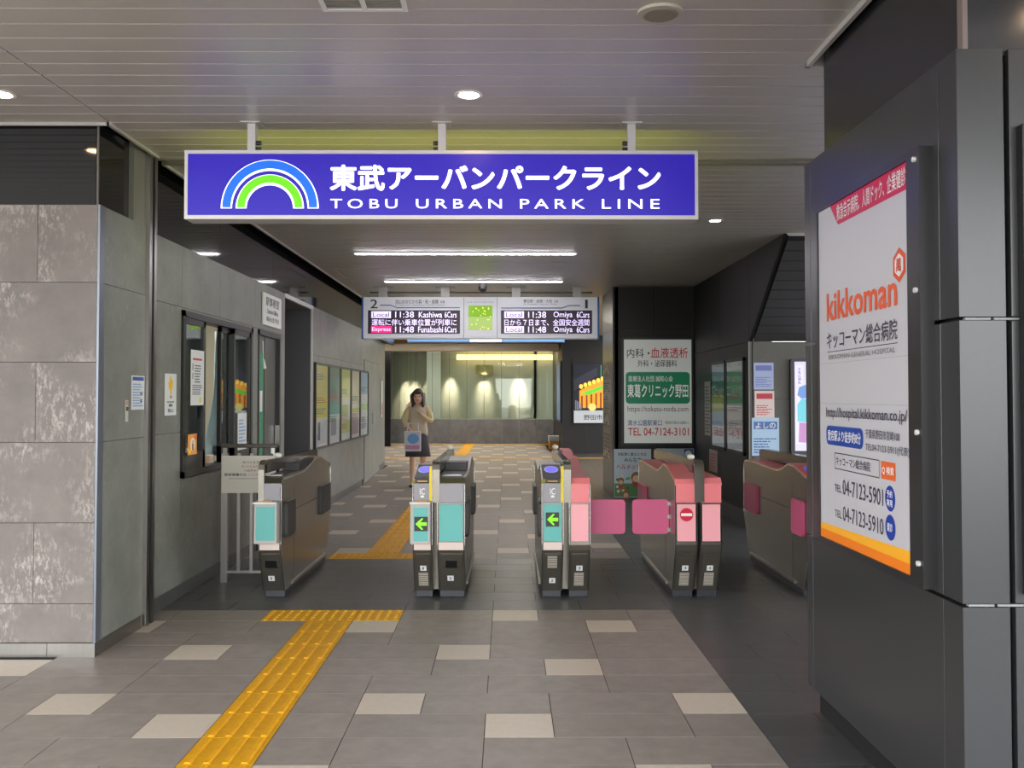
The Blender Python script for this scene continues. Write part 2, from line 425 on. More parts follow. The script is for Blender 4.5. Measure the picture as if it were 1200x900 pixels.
# edge trims around the openings of the ceiling
MB().box(-6.5, -2.26, 5.352, 5.372, 2.985, 3.05).build('ceiling_edge', CEIL_E, ce)
MB().box(-2.275, -2.255, 5.352, 6.12, 2.985, 3.05).build('ceiling_edge', CEIL_E, ce)
MB().box(-2.30, -2.28, 6.30, 19.8, 2.985, 3.05).build('ceiling_edge', CEIL_E, ce)
MB().box(1.385, 1.405, 1.9, 4.37, 2.975, 3.06).build('ceiling_edge', CEIL_E, ce)
MB().box(1.385, 5.5, 4.355, 4.375, 2.975, 3.06).build('ceiling_edge', CEIL_E, ce)
# shutter slot
MB().box(-2.3, 5.5, 6.150, 6.17, 2.985, 3.05).box(-2.3, 5.5, 6.275, 6.295, 2.985, 3.05).build('shutter_slot_edge', mat('slot_edge', (120, 118, 112), .4), ce)
MB().box(-2.3, 5.5, 6.17, 6.275, 3.06, 3.08).build('shutter_slot', VOID, ce)
# side of the ceiling where it meets the stair
MB().box(2.66, 5.5, 8.98, 9.0, 2.985, 3.05).build('ceiling_edge', CEIL_E, ce)

# ceiling fittings
def line_light(y, zz=ZC):
    t = thing('line_light', 'LABEL', 'ceiling light', (-.46, y, zz), 'recessed line lights across the concourse ceiling')
    MB().box(-1.67, .75, y-.04, y+.04, zz-.012, zz+.02).build('housing', WHITE, t)
    MB().box(-1.65, .73, y-.028, y+.028, zz-.016, zz-.0121).build('diffuser', LINE_M, t)
    return t
LINE_M = mat('line_light_diffuser', (255, 248, 255), .4, emit=34.)
ll = ['long white line light on the ceiling, nearer of the two before the departure board', 'long white line light just in front of the departure board', 'unseen line light added behind the departure board to brighten the concourse']
for i, yy in enumerate((10.25, 12.75, 15.4)):
    t = line_light(yy)
    if i < 2: t['label'] = ll[i]
    else: t['label'] = ll[2]  # last line light is added unseen, for extra light in the concourse
def downlight(x, y, label, warm=True, r=.055):
    t = thing('downlight', label, 'ceiling light', (x, y, ZC), 'small round downlights in the ceiling')
    mb = MB(); n = 20
    vs = []
    for rr, z in ((r*1.35, ZC-.001), (r*1.35, ZC-.006), (r, ZC-.006), (r*.85, ZC+.03)):
        vs += [(x+rr*math.cos(2*math.pi*i/n), y+rr*math.sin(2*math.pi*i/n), z) for i in range(n)]
    fs = [(a*n+i, a*n+(i+1) % n, (a+1)*n+(i+1) % n, (a+1)*n+i) for a in range(3) for i in range(n)]
    mb.add(vs, fs).build('trim_ring', WHITE, t, smooth=False)
    MB().cyl((x, y, ZC-.004), (x, y, ZC-.0075), r*.9, 20).build('lens', WARM_M if warm else COOL_M, t)
WARM_M = mat('warm_lamp_lens', (255, 214, 170), .4, emit=40.)
COOL_M = mat('cool_lamp_lens', (255, 252, 245), .4, emit=25.)
downlight(-.20, 4.84, 'warm round downlight in the ceiling above the middle of the blue line sign')
downlight(-2.60, 4.84, 'warm round downlight at the left edge of the ceiling, above the grey corner wall')
for x in (-2.6, -.2, 2.16): downlight(x, 2.1, 'warm round downlight in the ceiling overhead, in front of the entrance')
downlight(1.83, 8.33, 'small cool downlight in the ceiling to the right under the blue line sign', False, .05)
# round speaker, vent, dome camera
t = thing('ceiling_speaker', 'round beige speaker grille flush in the ceiling at the top edge', 'speaker', (.615, 3.79, ZC))
MB().cyl((.615, 3.79, ZC), (.615, 3.79, ZC-.012), .092, 28).build('rim', mat('speaker_rim', (196, 190, 176), .5), t)
MB().cyl((.615, 3.79, ZC-.012), (.615, 3.79, ZC-.017), .074, 28, .066).build('grille', mat('speaker_grille', (140, 134, 120), .7, 0, .2, 220), t)
t = thing('ceiling_vent', 'rectangular slotted air vent in the ceiling at the top edge', 'vent', (-.57, 3.66, ZC))
mb = MB().box(-.74, -.40, 3.56, 3.58, ZC-.008, ZC).box(-.74, -.40, 3.755, 3.775, ZC-.008, ZC).box(-.74, -.72, 3.58, 3.755, ZC-.008, ZC).box(-.42, -.40, 3.58, 3.755, ZC-.008, ZC)
mb.box(-.58, -.56, 3.58, 3.755, ZC-.008, ZC); mb.build('frame', WHITE, t)
for k in range(8): MB().box(-.72, -.42, 3.588+.021*k, 3.594+.021*k, ZC-.006, ZC-.001).build('slat', mat('vent_slat', (150, 146, 140), .5), t)
t = thing('dome_camera', 'small dark dome security camera hanging from the ceiling above the departure board', 'camera', (-.345, 13.0, ZC))
MB().cyl((-.345, 13.0, ZC), (-.345, 13.0, ZC-.05), .06, 16).build('mount', mat('camera_grey', (120, 118, 116), .5), t)
MB().sphere((-.345, 13.0, ZC-.07), .062, 16, 10).build('dome', mat('camera_dome', (40, 38, 38), .15), t, smooth=True)
t = thing('ceiling_hatch', 'thin framed access hatch in the ceiling left of the line lights', 'hatch', (-1.9, 11.9, ZC))
MB().box(-2.15, -1.35, 11.50, 11.52, ZC-.004, ZC).box(-2.0, -1.3, 12.45, 12.47, ZC-.004, ZC).box(-2.15, -2.13, 11.5, 12.47, ZC-.004, ZC).build('hatch_frame', mat('hatch_frame', (205, 200, 190), .5), t)

# ------------------------------------------------------------------ LEFT CORNER BOX
XW = -2.30
wall('wall_near_left', 'y', 5.34, -1, -6.5, XW-.012, .075, 2.53, STONE_F, [-6.5, -5.75, -4.85, -3.95, -3.05, XW-.013], [.075, .29, .74, 1.19, 1.64, 2.09, 2.53], stag=.40)
wall('wall_left_return', 'x', XW, 1, 5.38, 6.02, .075, 2.53, STONE_S, [5.375, 6.02], [.075, 1.19, 2.09, 2.53])
struct(MB().box(XW-.012, XW+.001, 5.338, 5.41, .075, 2.53).build('trim_corner', mat('blue_grey_corner_trim', (120, 126, 136), .35, .6)))
bs = struct(MB().box(-6.5, -2.56, 5.318, 5.35, 0, .075).box(-2.557, XW+.006, 5.318, 5.35, 0, .075).build('baseboard_near_left', STEEL))
struct(MB().box(XW-.03, XW+.008, 5.352, 6.0, 0, .075).build('baseboard_left_return', STEELD))
# inner top of the box and cap
struct(MB().box(-6.5, XW-.02, 5.36, 6.0, 2.50, 2.529).build('wall_cap_near_left', GREYB))
# dark gloss upper walls
wall('wall_upper_near_left', 'y', 5.40, -1, -6.5, XW-.05, 2.53, 3.28, GLOSS, [-6.5, -4.1, XW-.05], [2.53, 3.28], th=.02, gap=.004)
wall('wall_upper_left_return', 'x', XW-.04, 1, 5.42, 5.84, 2.53, 3.28, GLOSS, [5.404, 5.84], [2.53, 3.28], th=.02, gap=.003)
struct(MB().box(XW-.046, XW-.036, 5.395, 5.407, 2.53, 3.28).build('trim_upper_corner', mat('upper_corner_trim', (96, 92, 88), .4)))
struct(MB().box(XW-.06, XW-.01, 5.84, 6.02, 2.53, 3.02).build('trim_shutter_head', mat('shutter_head', (128, 126, 118), .4, .3)))
# shutter guide column
t = struct(MB().box(-2.42, -2.335, 6.02, 6.20, 0, 3.05).build('trim_shutter_guide', VOID))
MB().box(-2.40, -2.275, 6.02, 6.065, 0, 3.0).build('guide_rail', STEEL, t)
MB().box(-2.40, -2.275, 6.10, 6.145, 0, 3.0).build('guide_rail', STEEL, t)
# ------------------------------------------------------------------ OFFICE WALL
XO = -2.35
WIN = (6.83, 8.70, .86, 2.07); DOR = (8.93, 9.80, 0, 2.08)
wall('wall_left', 'x', XO, 1, 6.15, 10.0, 0.10, 2.53, STONE_S, [6.15, 6.84, 7.74, 8.82, 9.90, 10.0], [.10, 1.19, 2.09, 2.53], holes=[WIN, DOR])
struct(MB().box(XO-.08, XO-.004, 6.15, 8.93, 0, .10).box(XO-.08, XO-.004, 9.80, 10.0, 0, .10).build('baseboard_left', mat('dark_baseboard', (74, 74, 74), .4)))
wall('wall_upper_left', 'x', -2.40, 1, 6.20, 20, 2.53, 3.28, GLOSS, [6.20, 7.9, 9.7, 11.5, 13.3, 15.1, 16.9, 20], [2.53, 3.28], th=.02, gap=.004)
struct(MB().box(-2.40, XO-.002, 6.2, 10.0, 2.50, 2.532).box(-2.40, XO-.002, 11.41, 19.7, 2.50, 2.532).build('trim_wall_cap', GREYB))
# recess in the wall
rw = struct(MB().box(-3.4, XO-.002, 11.41, 11.46, 0, 2.49).build('wall_recess', mat('slate_grey_panel', (78, 79, 84), .5)))
struct(MB().box(-3.4, -3.35, 10.0, 11.41, 0, 2.49).box(-3.4, XO-.06, 9.96, 10.0, 0, 2.49).build('wall_recess_back', mat('slate_grey_panel', (78, 79, 84), .5)))
struct(MB().box(-3.4, XO-.03, 9.96, 11.46, 2.49, 2.53).build('trim_recess_soffit', mat('soffit_grey', (128, 128, 126), .6)))
struct(MB().box(XO-.03, XO+.004, 10.0, 11.45, 2.488, 2.534).build('trim_recess_edge', mat('pale_metal_edge', (205, 205, 203), .35)))
struct(MB().box(XO-.02, XO+.004, 11.40, 11.425, 0, 2.488).build('trim_recess_post', mat('pale_metal_edge', (205, 205, 203), .35)))
# wall beyond the recess, then the service door section that swings out
wall('wall_left_far', 'x', XO, 1, 11.43, 15.4, 0, 2.53, STONE_S, [11.43, 13.4, 15.4], [.10, 1.95, 2.53])
struct(MB().box(XO-.03, XO-.006, 11.43, 15.4, 0, .10).build('baseboard_left_far', mat('dark_baseboard', (74, 74, 74), .4)))
def slanted(name, m, x0, y0, x1, y1, z0, z1, th=.06, parent=None):
    d = Vector((x1-x0, y1-y0, 0)).normalized(); n = Vector((-d.y, d.x, 0))*th
    return MB().prism([(x0, y0), (x1, y1), (x1+n.x, y1+n.y), (x0+n.x, y0+n.y)], z0, z1, 'z').build(name, m, parent)
ws = struct(slanted('wall_left_end', STONE_S, XO, 15.4, -2.55, 19.7, .1, 2.53))
slanted('skirting', GREYB, XO+.002, 15.42, -2.548, 19.7, 0, .1, .05, ws)
struct(box('wall_left_end_cap', DARKW, None, -6, -2.56, 19.6, 19.72, 0, 3.0))
# service door lines (a flush door)
dv = Vector((-.2, 4.3, 0)).normalized()
PD = Plane((XO+.004, 15.4, 0), dv)
dt = struct(rect(PD, .15, 2.9, .02, 2.05, STONE_S, None, 'door_2', .002, .006))
for nm, a in (('door_joint', (.15, .16, .02, 2.05)), ('door_joint', (2.89, 2.90, .02, 2.05)), ('door_joint', (1.45, 1.46, .02, 2.05)), ('door_joint', (.15, 2.9, 2.04, 2.05))):
    rect(PD, *a, BLACK, dt, nm, .009)
rect(PD, 1.5, 1.54, .95, 1.15, STEEL, dt, 'door_handle', .010, .02)
rect(PD, 3.3, 3.52, 1.03, 1.75, WHITE, dt, 'notice_strip', .01, .004)
rect(PD, 3.34, 3.48, 1.08, 1.3, P((180, 60, 60)), dt, 'notice_print', .016)

# office interior
struct(MB().box(-5.0, -4.95, 6.2, 10, 0, 2.6).box(-5, XO-.09, 9.90, 9.95, 0, 2.6).box(-5, XO-.09, 6.2, 6.25, 0, 2.6).build('wall_office_inside', BEIGE))
struct(box('ceiling_office', WHITE, None, -5, XO-.09, 6.2, 9.95, 2.6, 2.64))
struct(box('floor_office', mat('office_floor', (110, 105, 100), .6), None, -5, XO-.09, 6.25, 9.9, -.005, .004))
la = bpy.data.lights.new('office_fill_light', 'AREA'); la.shape = 'RECTANGLE'; la.size = 1.2; la.size_y = .3; la.energy = 60; la.color = (1, .98, .92)  # unseen area light added to brighten the office interior
lo = bpy.data.objects.new('office_fill_light', la); COL.objects.link(lo); lo.location = (-3.7, 8.3, 2.58)
# window
w = struct(thing('window_1', '', '', (XO, 7.77, .86))); del w['label']; del w['category']
y0, y1, z0, z1 = WIN
FR = mat('black_window_frame', (22, 21, 21), .4)
MB().box(XO-.10, XO+.018, y0, y1, z0, z0+.045).box(XO-.10, XO+.018, y0, y1, z1-.045, z1).box(XO-.10, XO+.018, y0, y0+.045, z0, z1).box(XO-.10, XO+.018, y1-.06, y1, z0, z1).build('window_frame', FR, w)
def sash(a, b, x, nm='sash', lo=.13):
    MB().box(x, x+.03, a, a+.035, z0+.045, z1-.045).box(x, x+.03, b-.055, b, z0+.045, z1-.045).box(x, x+.03, a, b, z0+.045, z0+.045+lo).box(x, x+.03, a, b, z1-.09, z1-.045).build(nm, FR, w)
    MB().box(x+.012, x+.018, a+.03, b-.05, z0+.045+lo, z1-.085).build('pane', GLASSW, w)
sash(y0+.045, 7.36, XO-.02); sash(7.86, 8.20, XO-.055); sash(8.12, 8.66, XO-.02)
MB().box(XO-.095, XO-.03, 7.30, 7.36, z0, z1).build('mullion', FR, w)
MB().box(XO+.012, XO+.03, 7.25, 7.29, 1.28, 1.42).build('sash_handle', BLACK, w)
MB().box(XO-.14, XO-.0, y0+.03, y1-.03, z0-.01, z0+.02).build('window_sill', STEEL, w)
# door 1
d = struct(thing('door_1', '', '', (XO, 9.35, 0))); del d['label']; del d['category']
y0, y1, z0, z1 = DOR
MB().box(XO-.09, XO+.01, y0, y0+.04, 0, z1).box(XO-.09, XO+.01, y1-.05, y1, 0, z1).box(XO-.09, XO+.01, y0, y1, z1-.05, z1).build('door_frame', FR, d)
MB().box(XO-.06, XO-.025, y0+.04, y1-.05, .02, z1-.05).build('door_leaf', mat('dark_door_leaf', (52, 54, 53), .3), d)
MB().box(XO-.025, XO-.018, y0+.33, y0+.37, .02, z1-.05).build('door_stile', mat('door_stile', (92, 92, 88), .35, .5), d)
MB().box(XO-.025, XO-.004, y0+.05, y0+.20, .3, 1.86).build('green_panel', mat('green_door_panel', (24, 142, 98), .5), d)
MB().box(XO-.004, XO-.002, y0+.06, y0+.18, 1.30, 1.50).build('white_label', PAPER, d)
mb = MB().cyl((XO-.005, y0+.20, 1.98), (XO-.005, y0+.22, 1.80), .006, 6).cyl((XO-.005, y0+.22, 1.80), (XO-.005, y0+.26, 1.72), .012, 6, .022); mb.build('pull_cord', WHITE, d)
MB().box(XO-.02, XO+.02, y1-.12, y1-.09, .95, 1.15).build('door_handle', STEEL, d)

# things in and on the office window
PW = Plane((XO+.004, 0, 0), (0, 1, 0))      # left wall plane: u = y, v = z
def sheet(pl, name, label, cat, a0, a1, b0, b1, col=(222, 224, 226), group=None, th=.001, m=None):
    o = rect(pl, a0, a1, b0, b1, m or P(col), None, name, .0, th); return tag(o, label, cat, group)
def lines(pl, a0, a1, b0, b1, n, m, parent, lift=.003, fill=.45, rnd=True, name='print'):
    h = (b1-b0)/n; rs = []
    for i in range(n):
        e = a1 if not rnd else a0+(a1-a0)*random.uniform(.6, 1)
        x = a0
        while x < e:
            wd = min(random.uniform(.6, 2.2)*h, e-x); rs.append((x, x+wd*.85, b0+h*i, b0+h*i+h*fill)); x += wd
    return multi(pl, rs, m, parent, name, lift)
INK = P((60, 60, 66)); RED = P((196, 40, 60)); BLUE = P((38, 80, 160)); LBL = P((120, 160, 205))
o = sheet(Plane((XO+.034, 0, 0), (0, 1, 0)), 'window_notice', 'tall white printed notice taped on the left office window pane', 'notice', 6.94, 7.24, 1.38, 1.79)
pl = Plane((XO+.034, 0, 0), (0, 1, 0))
rect(pl, 6.98, 7.19, 1.715, 1.73, RED, o); lines(pl, 7.02, 7.2, 1.55, 1.69, 7, INK, o); lines(pl, 6.97, 7.20, 1.46, 1.54, 5, INK, o); rect(pl, 7.13, 7.19, 1.40, 1.44, P((226, 214, 90)), o)
rect(pl, 6.975, 6.99, 1.64, 1.69, INK, o); rect(pl, 6.975, 6.99, 1.575, 1.62, INK, o)
o = sheet(pl, 'orange_notice', 'small orange notice with a bottle picture at the bottom of the left office pane', 'notice', 6.89, 7.09, 1.02, 1.17, (240, 160, 60))
ell(pl, 6.99, 1.095, .055, .05, P((250, 240, 220)), o); rect(pl, 6.975, 7.005, 1.05, 1.10, P((120, 60, 30)), o, lift=.004); rect(pl, 6.984, 6.996, 1.10, 1.125, P((120, 60, 30)), o, lift=.004)
rect(pl, 6.91, 6.95, 1.03, 1.06, P((250, 220, 60)), o); rect(pl, 7.03, 7.08, 1.13, 1.16, P((230, 90, 60)), o)
o = sheet(Plane((XO+.016, 0, 0), (0, 1, 0)), 'paper_notice', 'white paper notice low on the right office window pane', 'notice', 8.22, 8.50, .98, 1.30)
pl = Plane((XO+.016, 0, 0), (0, 1, 0)); lines(pl, 8.25, 8.47, 1.05, 1.26, 7, LBL, o)
# curtain
mb = MB(); n = 18; m_ = 10; vs = []
for j in range(m_+1):
    q = j/m_; zz = 2.0-1.05*q; ya = 8.08-.36*max(0, q-.45)**1.3*2; yb = 8.28+.0*q
    for i in range(n+1):
        s = i/n; vs.append((-2.47-.03*math.sin(s*16+q*2)-.02*s, ya+(yb-ya)*s, zz))
fs = [(j*(n+1)+i, j*(n+1)+i+1, (j+1)*(n+1)+i+1, (j+1)*(n+1)+i) for j in range(m_) for i in range(n)]
o = mb.add(vs, fs).build('curtain', mat('pale_blue_curtain', (150, 170, 178), .7), None, smooth=True, recalc=False)
sm = o.modifiers.new('s', 'SOLIDIFY'); sm.thickness = .004
tag(o, 'pale blue gathered curtain hanging inside the open office window', 'curtain')
c = thing('counter', 'counter shelf behind the open office window', 'counter', (-2.75, 7.8, 0))
MB().box(-3.05, -2.45, 6.9, 8.6, .80, .84).build('counter_top', mat('counter_top', (120, 110, 98), .5), c); MB().box(-3.0, -2.95, 6.95, 8.55, 0, .80).build('counter_front', GREYB, c)
t = thing('basket', 'white wire basket on the counter inside the office window', 'basket', (-2.56, 7.72, .84))
mb = MB()
for k in range(7):
    yy = 7.62+.03*k; mb.box(-2.60, -2.597, yy, yy+.006, .84, .98).box(-2.503, -2.5, yy, yy+.006, .84, .98)
for zz in (.84, .91, .975): mb.box(-2.60, -2.5, 7.62, 7.626, zz, zz+.008).box(-2.60, -2.5, 7.80, 7.806, zz, zz+.008).box(-2.60, -2.597, 7.62, 7.806, zz, zz+.008).box(-2.503, -2.5, 7.62, 7.806, zz, zz+.008)
mb.build('wire_frame', WHITE, t); MB().box(-2.59, -2.51, 7.63, 7.79, .842, .93).build('papers', PAPER, t)
o = MB().box(-2.60, -2.46, 7.86, 8.10, .84, .90).box(-2.585, -2.475, 7.88, 8.04, .90, .925).build('folded_cloth', mat('bright_blue_cloth', (58, 132, 206), .8), None, bevel=.012); tag(o, 'folded bright blue cloth on the office counter', 'cloth')
o = MB().box(-2.46, -2.41, 7.70, 7.82, .88, .97).build('tissue_box', mat('pale_carton', (214, 190, 170), .6), None, bevel=.004); tag(o, 'small pale carton at the office window opening', 'box')
# wall notices
pn = Plane((XW+.003, 0, 0), (0, 1, 0))
o = sheet(pn, 'notice_sheet', 'white notice with blue header on the grey wall left of the steel guide rails', 'notice', 5.80, 6.01+.0, 1.365, 1.575)
rect(pn, 5.815, 5.995, 1.545, 1.568, BLUE, o); lines(pn, 5.82, 5.99, 1.385, 1.535, 9, LBL, o); rect(pn, 5.94, 5.97, 1.455, 1.475, INK, o); rect(pn, 5.94, 5.97, 1.41, 1.43, INK, o)
t = thing('key_box', 'small pale switch plate on the grey wall beside the blue headed notice', 'switch', (XW, 5.73, 1.30))
rect(pn, 5.705, 5.745, 1.295, 1.425, mat('switch_plate', (196, 192, 184), .4), t, 'plate', 0, .006); rect(pn, 5.71, 5.74, 1.36, 1.385, DGREY, t, 'switch_slot', .0065, .002); rect(pn, 5.71, 5.74, 1.395, 1.42, P((190, 150, 130)), t, 'sticker', .0065, .001)
pn = Plane((XO+.003, 0, 0), (0, 1, 0))
o = sheet(pn, 'yellow_figure_poster', 'narrow white poster with a yellow figure between guide rails and office window', 'poster', 6.50, 6.73, 1.315, 1.605)
poly(pn, [(6.61, 1.59), (6.63, 1.575), (6.64, 1.555), (6.655, 1.56), (6.66, 1.535), (6.65, 1.51), (6.635, 1.495), (6.63, 1.455), (6.61, 1.455), (6.605, 1.49), (6.575, 1.51), (6.57, 1.54), (6.585, 1.555), (6.597, 1.535), (6.6, 1.575)], P((240, 196, 30)), o)
ell(pn, 6.618, 1.443, .014, .009, INK, o); lines(pn, 6.54, 6.69, 1.405, 1.42, 1, INK, o, rnd=False); text(pn, '撮影', 6.575, 6.65, 1.375, 1.395, INK, o); text(pn, '禁止', 6.56, 6.67, 1.335, 1.362, P((60, 90, 150)), o)
# station office sign
o = sheet(pn, 'office_sign', 'white station office plate in black characters above the office door', 'sign', 9.05, 9.78, 2.135, 2.445, (232, 234, 232), th=.012)
text(pn, '駅事務室', 9.15, 9.68, 2.325, 2.415, INK, o, lift=.014); text(pn, 'Station Office', 9.2, 9.63, 2.255, 2.30, INK, o, lift=.014); text(pn, '車站办公室 역무실', 9.17, 9.66, 2.175, 2.225, INK, o, lift=.014)

# generic poster prints (bands, blobs, text lines)
def art(pl, a0, a1, b0, b1, parent, scheme, seed):
    rs = random.Random(seed); W_, H_ = a1-a0, b1-b0
    for (u0, u1, v0, v1, c) in scheme: rect(pl, a0+W_*u0, a0+W_*u1, b0+H_*v0, b0+H_*v1, P(c), parent, 'picture', .0022+.0004*rs.random())
    for k in range(3):
        v = rs.uniform(.1, .85); lines(pl, a0+W_*.1, a0+W_*.9, b0+H_*v, b0+H_*(v+.08), 3, [INK, RED, BLUE, P((40, 120, 80))][rs.randrange(4)], parent, .0035)
# five framed posters on the left wall
sch = [[(0, 1, .62, 1, (226, 210, 120)), (0, 1, .35, .62, (230, 220, 60)), (.15, .6, .42, .6, (120, 150, 180)), (.5, .9, .75, .95, (220, 120, 140)), (.2, .4, .08, .3, (90, 90, 100))],
       [(0, 1, .5, 1, (120, 150, 140)), (0, 1, .38, .5, (90, 170, 165)), (.2, .7, .1, .33, (150, 150, 160))],
       [(0, 1, .6, 1, (206, 212, 130)), (0, 1, .1, .28, (196, 210, 120)), (.1, .8, .35, .5, (170, 190, 120))],
       [(0, 1, .5, 1, (210, 200, 180)), (0, 1, .38, .44, (210, 200, 60)), (.1, .9, .05, .3, (176, 150, 160))],
       [(0, 1, .65, 1, (150, 175, 205)), (0, 1, .4, .5, (190, 215, 150)), (.2, .8, .1, .3, (190, 190, 200))]]
lb = ['framed poster with yellow top on the left wall, nearest of the five', 'framed poster in dull green, second from the near end of five on the left wall', 'framed poster in yellow green, middle of the five on the left wall', 'framed beige poster, second from the far end of five on the left wall', 'framed pale blue poster, farthest of the five on the left wall']
for i in range(5):
    a0 = 11.50+.875*i; a1 = a0+.855; f = thing('framed_poster', lb[i], 'poster', (XO, (a0+a1)/2, .79), 'five framed posters on the left wall')
    MB().box(XO, XO+.03, a0, a0+.03, .79, 1.86).box(XO, XO+.03, a1-.03, a1, .79, 1.86).box(XO, XO+.03, a0+.03, a1-.03, .79, .82).box(XO, XO+.03, a0+.03, a1-.03, 1.83, 1.86).build('frame', BLACK, f)
    q = Plane((XO+.012, 0, 0), (0, 1, 0)); sh_ = rect(q, a0+.03, a1-.03, .82, 1.83, PAPER, f, 'poster_sheet', 0, .002); art(q, a0+.03, a1-.03, .82, 1.83, sh_, sch[i], i)
    MB().box(XO+.024, XO+.027, a0+.03, a1-.03, .82, 1.83).build('cover_glass', ACRYL, f)

# ------------------------------------------------------------------ BLUE HANGING SIGN
YS = 5.30
t = thing('hanging_line_sign', 'wide blue illuminated railway line sign with white lettering hanging across the entrance', 'sign', (-.37, YS+.08, 2.44))
sc = 1112/YS; X = lambda px: (px-595)/sc
Z = lambda py: 1.45+(464-py)/sc
FRM = mat('sign_frame_white', (214, 212, 214), .35, .2)
x0, x1, z0, z1 = X(214.5), X(819.5), Z(256), Z(174.5)
MB().box(x0, x1, YS+.012, YS+.15, z0, z1).build('sign_box', FRM, t, bevel=.004)
MB().box(x0, x1, YS, YS+.012, z1-.020, z1).box(x0, x1, YS, YS+.012, z0, z0+.022).box(x0, x0+.018, YS, YS+.012, z0+.022, z1-.02).box(x1-.018, x1, YS, YS+.012, z0+.022, z1-.02).build('sign_frame', FRM, t)
fp = Plane((0, YS+.006, 0), (1, 0, 0))
face = rect(fp, x0+.018, x1-.018, z0+.022, z1-.02, mat('lit_blue_face', (34, 8, 164), .35, emit=.48), t, 'sign_face', 0, .002)
LW = mat('lit_white_letters', (255, 255, 255), .4, emit=.95)
def ring(cx, cz, r0, r1, m, lift, name='emblem_arc'):
    n = 40; pts = [(cx+r1*math.cos(math.pi*i/n), cz+r1*math.sin(math.pi*i/n)) for i in range(n+1)]+[(cx+r0*math.cos(math.pi*i/n), cz+r0*math.sin(math.pi*i/n)) for i in range(n, -1, -1)]
    mb = MB(); N = n+1; mb.add([fp.p(a, b, lift) for a, b in pts], [(i, i+1, 2*N-2-i, 2*N-1-i) for i in range(n)]); mb.build(name, m, face, recalc=False)
cx, cz = X(314.9), Z(243.3); g = 1/sc
ring(cx, cz, 44.4*g, 57.6*g, LW, .003); ring(cx, cz+.005, 46*g, 55.9*g, mat('lit_azure', (6, 104, 236), .4, emit=.45), .004)
ring(cx, cz, 27.3*g, 40.1*g, LW, .003); ring(cx, cz+.005, 29.2*g, 38.5*g, mat('lit_green', (104, 212, 6), .4, emit=.45), .004)
text(fp, '東武アーバンパークライン', X(385.5), X(775.5), Z(222.5), Z(191.5), LW, face, bold=.03)
for wd, a, b in (('TOBU', 386, 465), ('URBAN', 487, 588), ('PARK', 609.5, 686), ('LINE', 706, 774)):
    text(fp, wd, X(a), X(b), Z(243.2), Z(232), LW, face, bold=.004, sp=1.45)
rect(Plane((0, YS+.151, 0), (-1, 0, 0)), -x1+.02, -x0-.02, z0+.02, z1-.02, mat('lit_lime_back_face', (214, 222, 60), .4, emit=2.6), t, 'back_face', .001, .002)
for px in (293.5, 517.5, 741):
    xx = X(px)*1.012; b = MB().box(xx-.022, xx+.022, YS+.05, YS+.10, z1, ZC-.006).box(xx-.055, xx+.055, YS+.02, YS+.13, ZC-.006, ZC).build('hanger', mat('white_hanger', (208, 206, 206), .35, .2), t)
    s = 1 if px < 400 else -1
    for zz in (z1+.025, z1+.06): MB().cyl((xx+s*.022, YS+.075, zz), (xx+s*.05, YS+.075, zz), .013, 8).build('bolt', DGREY, b)

# ------------------------------------------------------------------ DEPARTURE BOARD
YB = 13.35; sc = 1112/YB; X = lambda px: (px-595)/sc; Z = lambda py: 1.45+(464-py)/sc
t = thing('departure_board', 'wide hanging departure board with two dark display screens and a small green map', 'display board', (-.37, YB+.1, Z(396.5)))
WB = mat('board_face_light_grey', (196, 198, 204), .35, emit=.18)
MB().box(X(425.5), X(700.5), YB, YB+.24, Z(396.5), Z(348)).build('board_case', WB, t, bevel=.004)
BE = mat('blue_end_cap', (32, 92, 170), .35)
for a, b in ((X(423.6), X(425.5)), (X(700.5), X(702.6))): MB().box(a, b, YB-.004, YB+.244, Z(397), Z(347.5)).build('end_cap', BE, t)
fb = Plane((0, YB-.001, 0), (1, 0, 0))
for px in (543.5, 582.5): rect(fb, X(px-.3), X(px+.3), Z(396), Z(348.5), P((110, 112, 118)), t, 'face_joint')
NAV = P((40, 76, 150)); BK = P((34, 34, 40)); LEDW = mat('led_white', (226, 212, 250), .5, emit=.9); LEDM = mat('led_magenta', (240, 30, 110), .5, emit=1.0)
SCR = mat('display_screen', (44, 30, 52), .25, emit=.25)
def seg(pts, w, m, par):
    mb = MB()
    for (a, b), (c, d_) in zip(pts, pts[1:]): mb.add([fb.p(X(a), Z(b-w/2), .003), fb.p(X(c), Z(d_-w/2), .003), fb.p(X(c), Z(d_+w/2), .003), fb.p(X(a), Z(b+w/2), .003)], [(3, 2, 1, 0)])
    mb.build('route_line', m, par, recalc=False)
def bt(s, a0, a1, b1, b0, m, par, bold=.01, lift=.004): text(fb, s, X(a0), X(a1), Z(b1), Z(b0), m, par, bold, lift)
bt('2', 433.8, 442.3, 361.3, 350.8, BK, t); bt('流山おおたかの森・柏・船橋', 463, 513.5, 356, 350.8, BK, t, .006); bt('方面', 515.5, 521, 355.3, 352, BK, t)
bt('for Nagareyama-ootakanomori, Kashiwa, Funabashi', 463, 521, 358.6, 356.4, P((70, 90, 110)), t, 0)
seg([(445, 357.6), (458, 357.6), (465, 360.5), (539, 360.5)], 1.1, NAV, t)
s1 = rect(fb, X(431), X(539), Z(391), Z(363.5), SCR, t, 'screen', .002, .003)
r_ = rect(fb, X(435), X(458), Z(372.6), Z(364.8), LEDW, s1, 'service_tile', .006); bt('Local', 437, 456, 371.6, 365.8, P((96, 66, 120)), s1, lift=.009)
bt('11:38', 463, 485, 372.2, 365, LEDW, s1, .006, .007); bt('Kashiwa', 490.7, 518, 372.2, 365.2, LEDW, s1, .006, .007); bt('6Cars', 521, 535, 372.2, 365.2, LEDW, s1, .006, .007)
